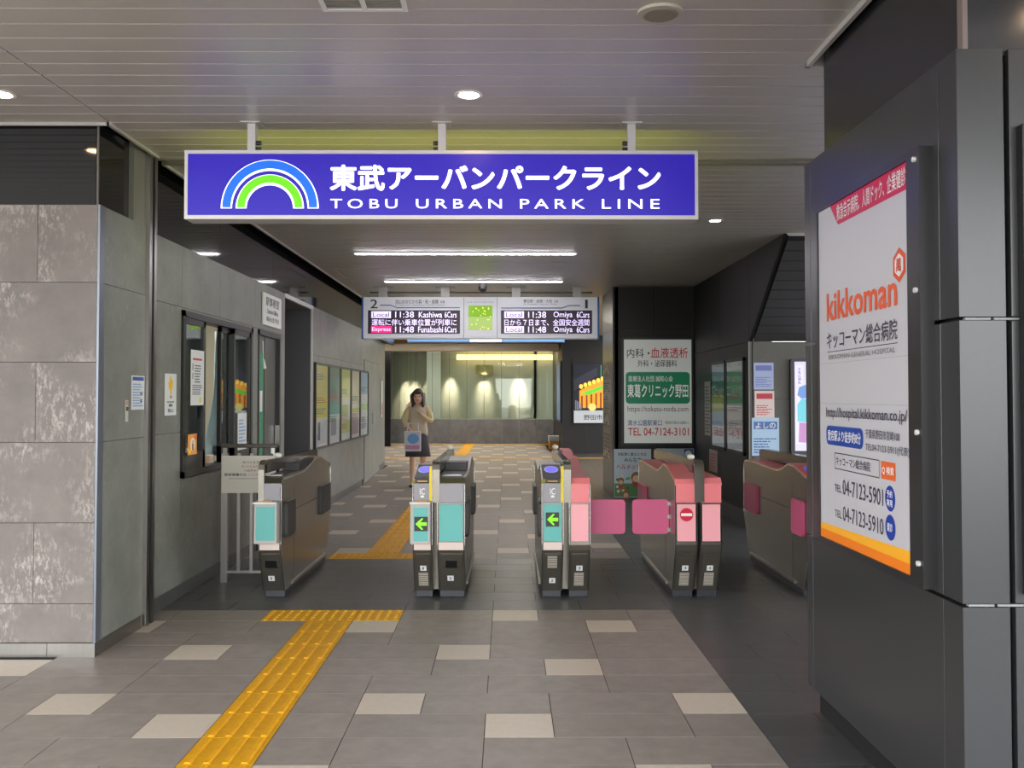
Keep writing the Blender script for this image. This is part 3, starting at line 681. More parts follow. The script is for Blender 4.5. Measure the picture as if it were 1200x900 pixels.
bt('運転に伴い乗車位置が列車に', 435.5, 535, 381.6, 374, LEDW, s1, .006, .007)
rect(fb, X(435), X(459), Z(390), Z(382.3), LEDM, s1, 'service_tile', .006); bt('Express', 436, 457.8, 389.4, 383.4, LEDW, s1, .008, .008)
bt('11:48', 463, 485, 389.6, 382.6, LEDW, s1, .006, .007); bt('Funabashi', 490, 519, 389.6, 382.6, LEDW, s1, .006, .007); bt('6Cars', 521, 535, 389.6, 382.6, LEDW, s1, .006, .007)
bt('LINE NETWORK MAP', 547, 579, 354.6, 353.3, P((110, 120, 120)), t, 0)
s2 = rect(fb, X(549), X(577), Z(386.5), Z(358), mat('map_screen', (150, 176, 96), .3, emit=.45), t, 'map_screen', .002, .003)
rect(fb, X(549), X(577), Z(371), Z(358), mat('map_green', (106, 152, 8), .3, emit=.6), s2, 'map_area', .006)
rs = random.Random(3); ys = mat('map_yellow', (222, 238, 120), .4, emit=.6)
for k in range(9):
    a, b = rs.uniform(550, 574), rs.uniform(360, 384); seg([(a, b), (a+rs.uniform(-1, 6), b+rs.uniform(-5, 5))], .7, ys, s2)
multi(fb, [(X(a), X(a+1.2), Z(b+1.2), Z(b)) for a, b in [(rs.uniform(550, 575), rs.uniform(359, 385)) for k in range(26)]], ys, s2, 'map_mark', .0075)
bt('1', 685.8, 689, 361.3, 351, BK, t); bt('春日部・岩槻・大宮', 613.5, 647, 354.6, 350.6, BK, t, .006); bt('方面', 649, 654, 354.3, 351.5, BK, t)
bt('for Kasukabe, Iwatsuki, Omiya', 613.5, 653, 357.4, 355.3, P((70, 90, 110)), t, 0)
seg([(587, 360.8), (659, 360.8), (667, 357.8), (680, 357.8)], 1.1, NAV, t)
s1 = rect(fb, X(587), X(694), Z(391), Z(363.5), SCR, t, 'screen', .002, .003)
for (a, b) in ((364.8, 372.6), (382.3, 390)):
    rect(fb, X(591), X(614), Z(b), Z(a), LEDW, s1, 'service_tile', .006); bt('Local', 593, 612, b-1, a+1, P((96, 66, 120)), s1, lift=.009)
    bt('11:38' if a < 370 else '11:48', 619, 640, b-.3, a+.3, LEDW, s1, .006, .007); bt('Omiya', 648.7, 671, b+1, a+.3, LEDW, s1, .006, .007); bt('6Cars', 676, 690.8, b-.3, a+.3, LEDW, s1, .006, .007)
bt('日から７日まで、全国安全週間', 591, 690.8, 381.6, 374, LEDW, s1, .006, .007)
for px in (447.5, 521, 605, 677):
    MB().box(X(px)-.06, X(px)+.06, YB+.08, YB+.16, Z(348), ZC-.01).box(X(px)-.14, X(px)+.14, YB+.04, YB+.2, ZC-.01, ZC).build('hanger', mat('hanger_grey', (170, 168, 168), .4, .3), t)
MB().box(X(432), X(695), YB+.1, YB+.14, ZC-.09, ZC-.07).build('support_rail', DGREY, t)

# ------------------------------------------------------------------ TICKET GATES
PR = [(6.87, .05), (6.73, .36), (6.72, .40), (6.72, .82), (6.74, .855), (7.08, .93), (7.22, .935), (7.40, .885), (7.52, .865), (8.40, .885), (8.55, .87), (8.60, .82), (8.60, .40), (8.42, .05)]
PL_ = [(6.87, .05), (6.73, .36), (6.72, .40), (6.72, .82), (6.76, .862), (7.50, .865), (7.72, .90), (7.90, .93), (8.12, .935), (8.42, .88), (8.55, .86), (8.60, .82), (8.60, .40), (8.42, .05)]
def offset_top(prof, t, ya, yb):
    """strip that follows the top edge of the profile"""
    top = [p for p in prof if p[1] > .8 and ya <= p[0] <= yb]
    return [(p[0], p[1]-.001) for p in top]+[(p[0], p[1]+t) for p in reversed(top)]
def rounded_plate(mb, x0, x1, y, z0, z1, th, r=.02, axis='y'):
    pts = []
    for cx, cy, st in ((x1-r, z1-r, 0), (x0+r, z1-r, 90), (x0+r, z0+r, 180), (x1-r, z0+r, 270)):
        for i in range(5):
            a = R(st+90*i/4); pts.append((cx+r*math.cos(a), cy+r*math.sin(a)))
    return mb.prism(pts, y, y+th, axis)
def unit(t, x0, x1, prof, style, side, num, vents='low', display=None, coin=False, prot=False, hump='front'):
    """one slim cabinet of a gate. style teal/pink, side = -1/+1 the side its passage lies on"""
    up, low, top = (LAV, TEAL, STEEL) if style == 'teal' else (PINK, LPINK, PINK)
    body = MB().prism(prof, x0, x1, 'x').build('cabinet', STEELD, t)
    MB().prism([(6.89, 0), (8.40, 0), (8.40, .052), (6.89, .052)], x0+.006, x1-.006, 'x').build('plinth', BASEK, t, bevel=.004)
    tp = MB().prism(offset_top(prof, .006, 6.7, 8.7), x0-.002, x1+.002, 'x').build('top_cover', top, t)
    # side edge trim following the profile
    for xs in (x0-.003, x1-.005):
        e = MB(); top_pts = [p for p in prof]
        for a, b in zip(top_pts[:12], top_pts[1:13]):
            d = Vector((b[0]-a[0], b[1]-a[1])); n = Vector((d.y, -d.x)).normalized()*-.010
            e.add([(xs, a[0], a[1]), (xs+.008, a[0], a[1]), (xs+.008, b[0], b[1]), (xs, b[0], b[1]), (xs, a[0]-n.x, a[1]-n.y), (xs+.008, a[0]-n.x, a[1]-n.y), (xs+.008, b[0]-n.x, b[1]-n.y), (xs, b[0]-n.x, b[1]-n.y)],
                  [(0, 1, 2, 3), (4, 7, 6, 5), (0, 4, 5, 1), (1, 5, 6, 2), (2, 6, 7, 3), (3, 7, 4, 0)])
        e.build('edge_trim', CHROME if style == 'teal' else PINK if False else CHROME, t)
    yf = 6.716; i0, i1 = x0+.012, x1-.012
    MB().box(x0+.004, x1-.004, yf-.006, 6.73, .695, .835).build('upper_front_panel', up, t, bevel=.006)
    MB().box(i0, i1, yf-.004, 6.73, .425, .685).build('front_panel', low, t, bevel=.003)
    if style == 'teal': MB().box(i0-.004, i1+.004, yf-.003, 6.73, .365, .418).build('pale_band', mat('pale_band', (186, 172, 166), .3, .6), t)
    fp2 = Plane((0, 6.715, .40), (1, 0, 0), Vector((0, .147, -.345)).normalized()*-1)  # leaning lower front
    lean = Plane((0, 6.868, .05), (1, 0, 0), Vector((0, -.14, .31)).normalized())
    MB().add([lean.p(x0+.018, .02, .002), lean.p(x1-.018, .02, .002), lean.p(x1-.018, .31, .002), lean.p(x0+.018, .31, .002),
              lean.p(x0+.018, .02, .006), lean.p(x1-.018, .02, .006), lean.p(x1-.018, .31, .006), lean.p(x0+.018, .31, .006)],
             [(3, 2, 1, 0), (4, 5, 6, 7), (0, 1, 5, 4), (1, 2, 6, 5), (2, 3, 7, 6), (3, 0, 4, 7)]).build('lower_panel', STEELD, t)
    cx = (x0+x1)/2; SL = mat('pale_vent_slot', (188, 180, 170), .5)
    if coin:
        rect(lean, x0+.03, x1-.022, .20, .21, P((70, 66, 64)), t, 'panel_joint', .0065)
        rect(lean, cx-.04, cx+.04, .20, .262, BLACK, t, 'coin_window', .006, .004)
        pn_ = (cx-.01, .09)
    elif vents == 'mid':
        for k in range(9): rect(lean, cx-.034, cx+.034, .20+.0115*k, .205+.0115*k, SL, t, 'vent_slot', .0065, .002)
        pn_ = (cx, .07)
    else:
        for k in range(9): rect(lean, cx-.034, cx+.034, .05+.0125*k, .056+.0125*k, SL, t, 'vent_slot', .0065, .002)
        pn_ = (cx, .175)
    pa = rect(lean, pn_[0]-.02, pn_[0]+.024, pn_[1], pn_[1]+.042, PAPER, t, 'number_plate', .0066, .001)
    text(lean, num, pn_[0]-(.004 if num == '1' else .009), pn_[0]+(.005 if num == '1' else .011), pn_[1]+.01, pn_[1]+.033, BK, pa, lift=.0085)
    ff = Plane((0, yf-.0045, 0), (1, 0, 0))
    if display:
        dz = .555 if prot else .575
        q = Plane((0, 6.63-.002, 0), (1, 0, 0)) if prot else ff
        dd_ = rect(q, cx-.048, cx+.045, dz-.045, dz+.055, BLACK, t, 'arrow_display', .001, .003)
        a = .038; c2 = (cx, dz+.005)
        poly(q, [(c2[0]-a, c2[1]), (c2[0]+.002, c2[1]+a), (c2[0]+.014, c2[1]+a), (c2[0]-.008, c2[1]+.011), (c2[0]+a, c2[1]+.011), (c2[0]+a, c2[1]-.011), (c2[0]-.008, c2[1]-.011), (c2[0]+.014, c2[1]-a), (c2[0]+.002, c2[1]-a)], mat('lit_green_arrow', (110, 230, 10), .4, emit=1.1), dd_, 'arrow', .006)
    if prot:
        MB().box(x0-.012, x1-.006, 6.63, 6.716, .42, .70).build('scanner_box', mat('pale_grey_casing', (176, 174, 172), .4), t, bevel=.004)
        dpl = Plane((0, 6.63, 0), (1, 0, 0))
        if display:
            rect(dpl, x0+.012, x1-.022, .44, .675, TEAL, t, 'scanner_face', .001, .002)
        else:
            rect(dpl, x0+.006, x1-.020, .445, .68, TEAL, t, 'scanner_face', .001, .002)
        MB().box(x0-.016, x1-.002, 6.61, 6.73, .70, .712).build('scanner_lid', STEEL, t)
        MB().box(cx-.035, cx+.035, 6.635, 6.66, .7125, .72).build('scanner_slot', mat('orange_slot', (206, 150, 60), .4), t)
    if hump == 'front':
        # sloping reader deck with ticket slot and blue card reader
        sl = Vector((0, .34, .075)).normalized(); dk = Plane((0, 6.745, .862), (1, 0, 0), sl)
        if style == 'teal':
            rect(dk, x0+.006, x1-.006, .0, .33, DGREY, t, 'reader_deck', .002, .006)
            rect(ff, cx-.05, cx+.05, .842, .868, BLACK, t, 'ticket_slot', .001, .006); rect(ff, cx-.035, cx+.035, .845, .853, mat('orange_slot', (206, 150, 60), .4), t, 'slot_light', .0075, .002)
            pic = text(ff, 'IC', cx-.018, cx+.018, .755, .80, WHITE, t, lift=.005, name='card_symbol')
            poly(ff, [(cx-.014, .735), (cx+.014, .735), (cx+.008, .75), (cx-.008, .75)], WHITE, t, 'card_symbol', .005)
        ell(dk, cx, .20, .052, .085, mat('reader_ring', (190, 186, 200), .3), t, 'reader_ring', .009)
        ell(dk, cx, .20, .045, .072, mat('lit_blue_reader', (70, 66, 235), .3, emit=.9), t, 'card_reader', .0105)
    else:
        if style == 'teal':
            dk = Plane((0, 6.77, .868), (1, 0, 0), (0, 1, 0))
            MB().box(x0+.012, x1-.012, 6.80, 7.35, .868, .876).build('ticket_tray', DGREY, t, bevel=.002)
            MB().box(x0+.03, x1-.03, 6.84, 6.90, .876, .882).build('tray_slot', PAPER, t)
            MB().box(x0+.012, x1-.012, 7.36, 7.62, .872, .935).build('tray_hood', BLACK, t, bevel=.003)
def side_detail(t, xs, out, flapm, front=True, rear=True, lines_=True):
    """flaps folded into the passage side, joints, kick rail. xs = side plane, out = direction of passage"""
    a, b = (xs, xs+out*.022) if out > 0 else (xs+out*.022, xs)
    if front:
        m_ = MB(); rounded_plate(m_, 6.84, 7.10, a, .435, .69, b-a, .03, 'x'); 
        m_.build('folded_flap', flapm, t)
        for zz in (.45, .675): MB().cyl((xs, 7.11, zz-.012), (xs, 7.11, zz+.012), .012, 8).build('hinge', STEEL, t)
    if rear:
        m_ = MB(); rounded_plate(m_, 8.10, 8.50, a, .44, .68, b-a, .02, 'x'); m_.build('folded_flap', flapm, t)
    if lines_:
        p = Plane((xs+out*.0015, 0, 0), (0, out, 0)) if out > 0 else Plane((xs+out*.0015, 0, 0), (0, -1, 0))
        def rr(y0, y1, z0, z1):
            a0, a1 = (y0, y1) if out > 0 else (-y1, -y0); rect(p, a0, a1, z0, z1, P((60, 58, 55)), t, 'panel_joint', .0)
        rr(7.13, 8.04, .598, .603); rr(7.13, 7.136, .06, .80)
        rr(7.13, 7.136, .0+.06, .69)
    a, b = sorted((xs, xs+out*.015)); MB().box(a, b, 7.05, 8.35, .06, .085).build('kick_rail', STEEL, t, bevel=.004)
def arch(t, x0, x1, yd=7.02):
    """steel guard that rises at the front and runs back along the gate"""
    pr = [(6.705, .70), (6.705, .93), (6.715, .965), (6.74, .985), (6.78, .992), (6.84, .992), (6.84, .975), (6.775, .972), (6.745, .955), (6.738, .93), (6.738, .70)]
    MB().prism(pr, x0, x1, 'x').build('guard_arch', STEELD, t)
    MB().box(x0-.02, x1+.02, 6.93, 8.38, .05, .84).build('centre_panel', STEELD, t)
    MB().prism([(6.80, .90), (6.80, .988), (8.52, .975), (8.60, .955), (8.60, .89)], x0+.003, x1-.003, 'x').build('guard_rail', mat('smoked_guard', (48, 44, 38), .16, .1), t)
    b = MB().sphere(((x0+x1)/2, yd, 1.0), .028, 14, 8, (1, 1, .75)).build('sensor_glint_dome', mat('white_dome', (220, 218, 214), .4), t, smooth=True)  # white sensor dome; the rear-set ones build a glass reflection as a solid
GS = thing('ticket_gate', 'single ticket gate with teal front beside the office wall railing, leftmost', 'ticket gate', (-1.68, 7.6, 0), 'ticket gates across the entrance')
unit(GS, -1.755, -1.60, PL_, 'teal', 1, '1', coin=True, prot=True, hump='rear'); arch(GS, -1.756, -1.716, 7.2); side_detail(GS, -1.60, 1, DGREY)
GA = thing('ticket_gate', 'double ticket gate with two teal fronts, green arrow on its left half', 'ticket gate', (-.485, 7.6, 0), 'ticket gates across the entrance')
unit(GA, -.668, -.535, PR, 'teal', -1, '1', display=True, prot=True, hump='front'); unit(GA, -.495, -.305, PL_, 'teal', 1, '2', coin=True, hump='rear')
arch(GA, -.533, -.480, 8.3); side_detail(GA, -.305, 1, DGREY); side_detail(GA, -.668, -1, DGREY)
MB().box(-.552, -.534, 6.700, 6.712, .70, .955).build('yellow_strip', mat('yellow_sticker', (228, 204, 40), .5), GA)
GB = thing('ticket_gate', 'double ticket gate with teal left half showing a green arrow and pink right half', 'ticket gate', (.41, 7.6, 0), 'ticket gates across the entrance')
unit(GB, .243, .390, PR, 'teal', -1, '2', vents='mid', display=True, hump='front'); unit(GB, .436, .580, PL_, 'pink', 1, '3', hump='rear')
arch(GB, .394, .446, 8.4); side_detail(GB, .243, -1, DGREY); side_detail(GB, .580, 1, FLAP, front=False)
MB().box(.375, .393, 6.700, 6.712, .70, .955).build('yellow_strip', mat('yellow_sticker', (228, 204, 40), .5), GB)
MB().prism([(7.9, .93), (8.5, .94), (8.5, .985), (8.1, .985)], .46, .55, 'x').build('pink_rear_hood', PINK, GB, bevel=.006)
GC = thing('ticket_gate', 'double ticket gate with two pink fronts and a red no entry sign', 'ticket gate', (1.35, 7.6, 0), 'ticket gates across the entrance')
unit(GC, 1.184, 1.338, PR, 'pink', -1, '3', hump='front0'); unit(GC, 1.362, 1.512, PL_, 'pink', 1, '4', hump='rear')
arch(GC, 1.318, 1.386); side_detail(GC, 1.184, -1, FLAP, front=False); side_detail(GC, 1.512, 1, FLAP)
ff = Plane((0, 6.711, 0), (1, 0, 0)); ell(ff, 1.261, .613, .047, .047, P((200, 20, 56)), GC, 'no_entry_sign', .002, 28); rect(ff, 1.222, 1.300, .603, .623, WHITE, GC, 'no_entry_bar', .0035)
GD = thing('ticket_gate', 'ticket gate with pink edging partly hidden behind the tall hospital advertisement', 'ticket gate', (2.3, 7.6, 0), 'ticket gates across the entrance')
unit(GD, 2.135, 2.30, PR, 'pink', -1, '4', hump='front'); unit(GD, 2.32, 2.48, PL_, 'pink', 1, '5', hump='rear'); arch(GD, 2.275, 2.345); side_detail(GD, 2.135, -1, FLAP)
# open flaps across the middle passage
for par, xa, xb, hx in ((GB, .585, .862, .585), (GC, .915, 1.182, 1.182)):
    m_ = MB(); rounded_plate(m_, xa, xb, 6.98, .44, .69, .03, .025, 'y'); fo = m_.build('flap_door', FLAP, par)
    for zz in (.47, .565, .66): MB().box(min(hx, hx)-.012, hx+.012, 6.975, 7.015, zz-.014, zz+.014).build('hinge', STEEL, fo)

# ------------------------------------------------------------------ RAILING BY THE OFFICE WALL
t = thing('railing', 'stainless railing with thin posts between the office wall and the first ticket gate', 'railing', (-1.98, 7.45, 0))
yr = 7.45
MB().box(-2.235, -2.185, yr-.02, yr+.02, 0, 1.0).build('post', STEEL, t)
for x in (-2.10, -2.0, -1.82): MB().box(x-.012, x+.012, yr-.012, yr+.012, .09, 1.0).build('post', STEEL, t)
MB().box(-2.24, -1.80, yr-.03, yr+.03, 1.045, 1.075).build('top_rail', mat('dark_top_rail', (70, 66, 62), .35, .5), t, bevel=.004)
MB().box(-2.225, -2.195, yr-.015, yr+.015, 1.0, 1.045).box(-1.85, -1.82, yr-.015, yr+.015, 1.0, 1.045).build('bracket', STEEL, t)
MB().box(-2.19, -1.80, yr-.012, yr+.012, .07, .09).build('bottom_rail', STEEL, t)
o = MB().box(-2.225, -1.80, yr-.045, yr-.03, .695, .985).build('notice_plate', mat('beige_plate', (198, 194, 186), .4, .2), None, bevel=.002)
tag(o, 'pale rectangular plate with red and black Japanese text fixed on the railing', 'sign')
q = Plane((0, yr-.046, 0), (1, 0, 0))
text(q, 'モバイルでのお', -2.06, -1.88, .925, .945, BK, o); text(q, 'モバイルTOBU', -2.07, -1.88, .893, .912, RED, o); text(q, 'へのチャージは', -2.05, -1.88, .86, .88, BK, o)
text(q, '駅係員機のみ', -2.20, -2.03, .828, .85, BK, o); text(q, 'ノンストップ', -2.02, -1.85, .828, .85, RED, o); rect(q, -2.17, -1.86, .806, .809, INK, o)

# ------------------------------------------------------------------ RIGHT AD CABINET
XA, XB = 1.40, 3.4; YA, YE = 2.93, 4.42
ad = thing('column_cladding', 'tall charcoal metal clad column on the right carrying the hospital advertisement', 'column', (2.4, 3.7, 0))
MB().box(XA+.035, XB, YA+.035, YE-.03, .0, 2.50).build('core', VOID, ad)
zr = [.105, .805, 1.69, 2.54]
for a, b in zip(zr, zr[1:]):
    for c, d_ in ((YA, 3.055), (3.062, 4.365), (4.370, YE)):
        if c == YA: continue
        MB().box(XA, XA+.03, c, d_, a+.006, b-.006).build('side_panel', DARKP, ad, bevel=.002)
    MB().prism([(XA, YA), (XA+.145, YA), (XA+.145, YA+.03), (XA+.03, YA+.03), (XA+.03, 3.055), (XA, 3.055)], a+.006, b-.006, 'z').build('corner_panel', DARKP, ad)
    MB().box(XA, XB, YE+.001, YE+.03, a+.006, b-.006).build('back_panel', DARKP, ad, bevel=.002)
    MB().box(XA+.163, XB, YA, YA+.03, a+.006, b-.006).build('front_panel', DARKP, ad, bevel=.002)
for zz in (.805, 1.69):
    MB().box(XA+.02, XA+.10, YA+.004, YA+.02, zz-.004, zz+.003).box(XA+.11, XA+.19, YA+.004, YA+.02, zz-.004, zz+.003).build('joint_bracket', mat('bracket_grey', (130, 132, 134), .5), ad)
MB().box(XA+.05, XB, YA+.06, YE-.10, 0, .10).build('plinth', mat('plinth_dark', (60, 60, 60), .5), ad)
upw = struct(MB().box(1.44, 3.4, 2.96, 4.25, 2.50, 3.28).build('wall_upper_right', mat('dark_gloss_panel', (40, 40, 43), .06)))
MB().box(1.43, 1.438, 2.985, 4.25, 2.52, 3.28).build('panel', mat('upper_satin', (34, 34, 35), .18, spec=.6), upw)
MB().box(1.447, 3.4, 2.95, 2.958, 2.52, 3.28).build('panel', mat('upper_satin2', (58, 58, 60), .15, spec=.8), upw)
MB().box(1.43, 1.446, 2.948, 2.984, 2.52, 3.28).build('corner_strip', mat('corner_strip', (120, 108, 104), .4), upw)
# advertisement panel
A = thing('hospital_advertisement', 'tall white hospital advertisement in a black frame on the charcoal column', 'advertisement', (XA, 3.66, .84))
XF = XA-.035
uo = 4.13; AW = .93
MB().box(XF-.012, XA, 4.13, 4.155, .82, 2.275).box(XF-.012, XA, 3.10, 3.20, .82, 2.275).box(XF-.012, XA, 3.20, 4.13, .82, .845).box(XF-.012, XA, 3.20, 4.13, 2.25, 2.275).build('frame', mat('black_frame', (40, 40, 42), .3), A)
q = Plane((XF, uo, 0), (0, -1, 0))
brd = rect(q, 0, AW, .845, 2.25, mat('advert_white', (190, 190, 197), .4), A, 'advert_face', 0, .004)
L = .006
def at(s, a0, a1, b0, b1, c, bold=.01, lift=None): text(q, s, a0, a1, b0, b1, P(c), brd, bold, lift or L)
poly(q, [(.15, 2.2495), (.245, 2.155), (AW, 2.155), (AW, 2.2495)], P((196, 32, 78)), brd, 'banner', .005)
at('救急告示病院、人間ドック、企業健診', .235, .915, 2.17, 2.238, (240, 236, 238), .01, .007)
hx, hz, hr = .85, 1.905, .062
poly(q, [(hx+hr*.98*math.cos(R(90+60*i)), hz+hr*math.sin(R(90+60*i))) for i in range(6)], P((214, 84, 46)), brd, 'emblem', .005)
poly(q, [(hx+hr*.66*math.cos(R(90+60*i)), hz+hr*.68*math.sin(R(90+60*i))) for i in range(6)], P((226, 226, 228)), brd, 'emblem', .006)
at('萬', hx-.022, hx+.022, hz-.025, hz+.025, (214, 84, 46), .02, .008)
at('kikkoman', .10, .83, 1.765, 1.885, (222, 88, 44), .022)
at('キッコーマン総合病院', .10, .83, 1.648, 1.722, (62, 62, 74), .008)
rect(q, .10, .83, 1.634, 1.637, INK, brd, 'rule', .005); at('KIKKOMAN GENERAL HOSPITAL', .12, .81, 1.603, 1.622, (110, 108, 108), 0)
rect(q, 0, AW, 1.587, 1.5885, P((150, 150, 156)), brd, 'sheet_joint', .005); rect(q, 0, AW, 1.417, 1.4185, P((150, 150, 156)), brd, 'sheet_joint', .005)
at('http://hospital.kikkoman.co.jp/', .085, .905, 1.35, 1.402, (40, 40, 60), .012)
rrect(q, .08, .50, 1.245, 1.325, .03, P((28, 68, 160)), brd, 'pill', .005); at('愛宕駅より徒歩約8分', .105, .48, 1.262, 1.308, (236, 238, 244), .012, .007)
at('千葉県野田市宮崎100', .525, .84, 1.29, 1.325, (60, 60, 80), .003); at('TEL04-7123-5911(代表)', .525, .92, 1.238, 1.275, (60, 60, 80), .003)
for a in ((.18, .655, 1.212, 1.216), (.18, .655, 1.148, 1.152), (.18, .184, 1.148, 1.216), (.651, .655, 1.148, 1.216)): rect(q, *a, INK, brd, 'search_box', .005)
at('キッコーマン総合病院', .20, .57, 1.165, 1.202, (60, 60, 80), .008); rect(q, .672, .80, 1.150, 1.214, P((222, 100, 44)), brd, 'search_button', .005); at('Q 検索', .685, .79, 1.166, 1.198, (240, 238, 236), .012, .007)
at('TEL.', .18, .265, 1.055, 1.085, (64, 64, 84), .003); at('04-7123-5901', .275, .69, 1.05, 1.112, (64, 64, 84), .005)
at('TEL.', .18, .265, .95, .98, (64, 64, 84), .003); at('04-7123-5910', .275, .69, .945, 1.005, (64, 64, 84), .005)
ell(q, .75, 1.085, .045, .046, P((26, 58, 158)), brd, 'badge', .005); at('予約', .725, .775, 1.088, 1.115, (236, 238, 244), .01, .007); at('専用', .725, .775, 1.056, 1.082, (236, 238, 244), .01, .007)
ell(q, .75, .982, .045, .046, P((26, 58, 158)), brd, 'badge', .005); at('健診', .725, .775, .968, .998, (236, 238, 244), .01, .007)
poly(q, [(0, .878), (AW, .878), (AW, .925), (0, .905)], P((240, 172, 40)), brd, 'yellow_band', .005); rect(q, 0, AW, .845, .881, P((232, 124, 28)), brd, 'orange_band', .0055)
for zz in (.90, 1.33, 1.80, 2.235): MB().cyl((XF-.010, 3.125, zz), (XF-.022, 3.125, zz), .009, 12).build('screw', mat('screw_white', (210, 210, 208), .4), A)
tag(MB().box(1.585, 2.5, 2.895, YA-.001, .84, 2.29).build('advert_frame', BLACK, None, bevel=.003), 'dark edge of a second advertisement frame at the right border of the photo', 'frame')
# ------------------------------------------------------------------ RIGHT: PILLAR, SIDE WALL, STAIR
wall('wall_pillar_front', 'y', 13.45, -1, 1.50, 2.66, 0, 3.02, DARKS, [1.50, 2.08, 2.66], [0, .6, 1.2, 1.8, 2.4, 3.02])
wall('wall_pillar_side', 'x', 1.49, -1, 13.45, 14.85, 0, 3.02, DARKS, [13.45, 14.15, 14.85], [0, .6, 1.2, 1.8, 2.4, 3.02], matf=lambda r, c: mat('grey_granite', (52, 50, 48), .3, 0, .15, 100))
struct(box('wall_pillar_back', DARKS, None, 1.57, 2.66, 14.80, 14.86, 0, 3.02))
# side wall with the sloping end that follows the stair
XR = 2.64
sw = struct(MB().prism([(8.96, 3.02), (13.45, 3.02), (13.45, 0), (10.36, 0), (10.36, 2.045)], XR+.03, XR+.04, 'x').build('wall_right', VOID))
ycol = [9.0, 10.36, 11.8, 13.45]
for a, b in ((10.365, 11.8), (11.8, 13.45)):
    for c, d_ in ((.18, 1.2), (1.2, 2.045), (2.045, 3.02)):
        MB().box(XR, XR+.03, a+.003, b-.003, c+.003, d_-.003).build('panel', DARKW, sw)
MB().prism([(8.98, 3.02), (10.36, 3.02), (10.36, 2.05)], XR, XR+.03, 'x').build('panel', DARKW, sw)
MB().box(XR-.03, XR+.03, 10.36, 13.45, 0, .18).build('skirting', mat('grey_skirting', (84, 84, 84), .5), sw)
# stair underside
st = thing('staircase', 'dark sloping stair underside above the grey poster wall on the right', 'staircase', (4.2, 9.8, 2.05))
MB().prism([(9.02, 2.98), (10.33, 2.08), (10.33, 2.20), (9.16, 2.99)], XR+.045, 5.6, 'x').build('stair_soffit', mat('stair_soffit', (40, 40, 41), .5), st)
for k in range(11):
    f_ = (k+.5)/11; yy = 9.0+1.30*f_; zz = 2.985-.90*f_
    MB().prism([(yy, zz), (yy+.105, zz-.072), (yy+.100, zz-.082), (yy-.005, zz-.010)], XR+.045, 5.6, 'x').build('soffit_slat', mat('soffit_slat', (66, 66, 66), .45), st)
wall('wall_poster', 'y', 10.36, -1, XR-.0, 5.6, 0, 2.045, GREYB, [XR, 3.44, 4.24, 5.04, 5.6], [0, .18, .8, 1.42, 2.045], stag=None)
struct(box('trim_poster_wall', mat('dull_metal_edge', (130, 130, 128), .5), None, XR-.012, XR+.002, 10.345, 10.36, 0, 2.045))

# clinic sign
YP = 13.42; sc = 1112/YP; X = lambda px: (px-595)/sc; Z = lambda py: 1.45+(464-py)/sc
c = thing('clinic_sign', 'large white clinic sign board with green box and red telephone number on the black pillar', 'sign', (X(770), YP, Z(519)))
MB().box(X(727.5), X(813), YP-.03, YP+.025, Z(522), Z(394.5)).build('frame', BLACK, c, bevel=.003)
q = Plane((0, YP-.032, 0), (1, 0, 0)); f_ = rect(q, X(731), X(810), Z(519), Z(398), mat('clinic_white', (204, 208, 204), .4, emit=.18), c, 'sign_face', 0, .003)
def ct(s, a0, a1, b0, b1, col, bold=.01, lift=.005): text(q, s, X(a0), X(a1), Z(b1), Z(b0), P(col, .12), f_, bold, lift)
ct('内科・', 734.5, 761, 408.5, 419.5, (50, 50, 54)); ct('血液透析', 762.5, 806, 407.5, 419.7, (186, 32, 48)); ct('外科・泌尿器科', 747, 793, 422, 430, (50, 50, 54))
rrect(q, X(733), X(808), Z(473), Z(436), .05, P((14, 126, 88), .12), f_, 'green_box', .004)
ct('医療法人社団 誠和心会', 736.5, 788, 440.5, 447.3, (232, 236, 232), .005, .006); ct('東葛クリニック野田', 735, 806, 450, 465.8, (240, 242, 240), .015, .006)
ct('https://tokatu-noda.com', 735, 806, 476, 484, (60, 60, 62), 0); ct('清水公園駅東口', 735, 775, 492, 498.8, (40, 60, 130), .008); ct('野田市清水公園211', 779, 806, 493.3, 497, (60, 60, 70), .002)
ct('TEL 04-7124-3101', 735.5, 806.5, 501.2, 510.3, (184, 30, 48), .012)
# posters beneath
o = sheet(Plane((0, 13.405, 0), (1, 0, 0)), 'helmet_poster', 'pale blue helmet safety poster with drawn children on a meadow under the clinic sign', 'poster', X(719), X(762.5), .02, Z(526), (196, 212, 224), th=.01)
q = Plane((0, 13.405, 0), (1, 0, 0))
text(q, '自転車に乗るときは', X(724), X(757), Z(534), Z(530), BK, o, lift=.012); text(q, 'みんなで', X(731), X(751), Z(541), Z(536), BK, o, lift=.012); text(q, 'ヘルメット着用', X(722), X(761), Z(550), Z(543), P((170, 40, 50)), o, lift=.012)
rect(q, X(719.5), X(762), .03, Z(566), P((86, 140, 84)), o, 'picture', .012); rs = random.Random(5)
for k in range(26): ell(q, X(rs.uniform(722, 760)), rs.uniform(.06, .33), .018, .02, P(rs.choice([(200, 70, 60), (230, 220, 200), (60, 110, 60), (120, 170, 90)])), o, 'picture', .0125+.0001*k, 8)
for a, b, r_ in ((745, 559, .075), (727, 563, .045), (752, 574, .05), (733, 578, .05)):
    ell(q, X(a), Z(b), r_, r_*1.05, P((140, 96, 50)), o, 'picture', .0160, 14); ell(q, X(a), Z(b+1.5), r_*.7, r_*.65, P((226, 190, 150)), o, 'picture', .0165, 14); ell(q, X(a), Z(b+7), r_*.8, r_*.7, P((180, 60, 60)), o, 'picture', .0155, 12)
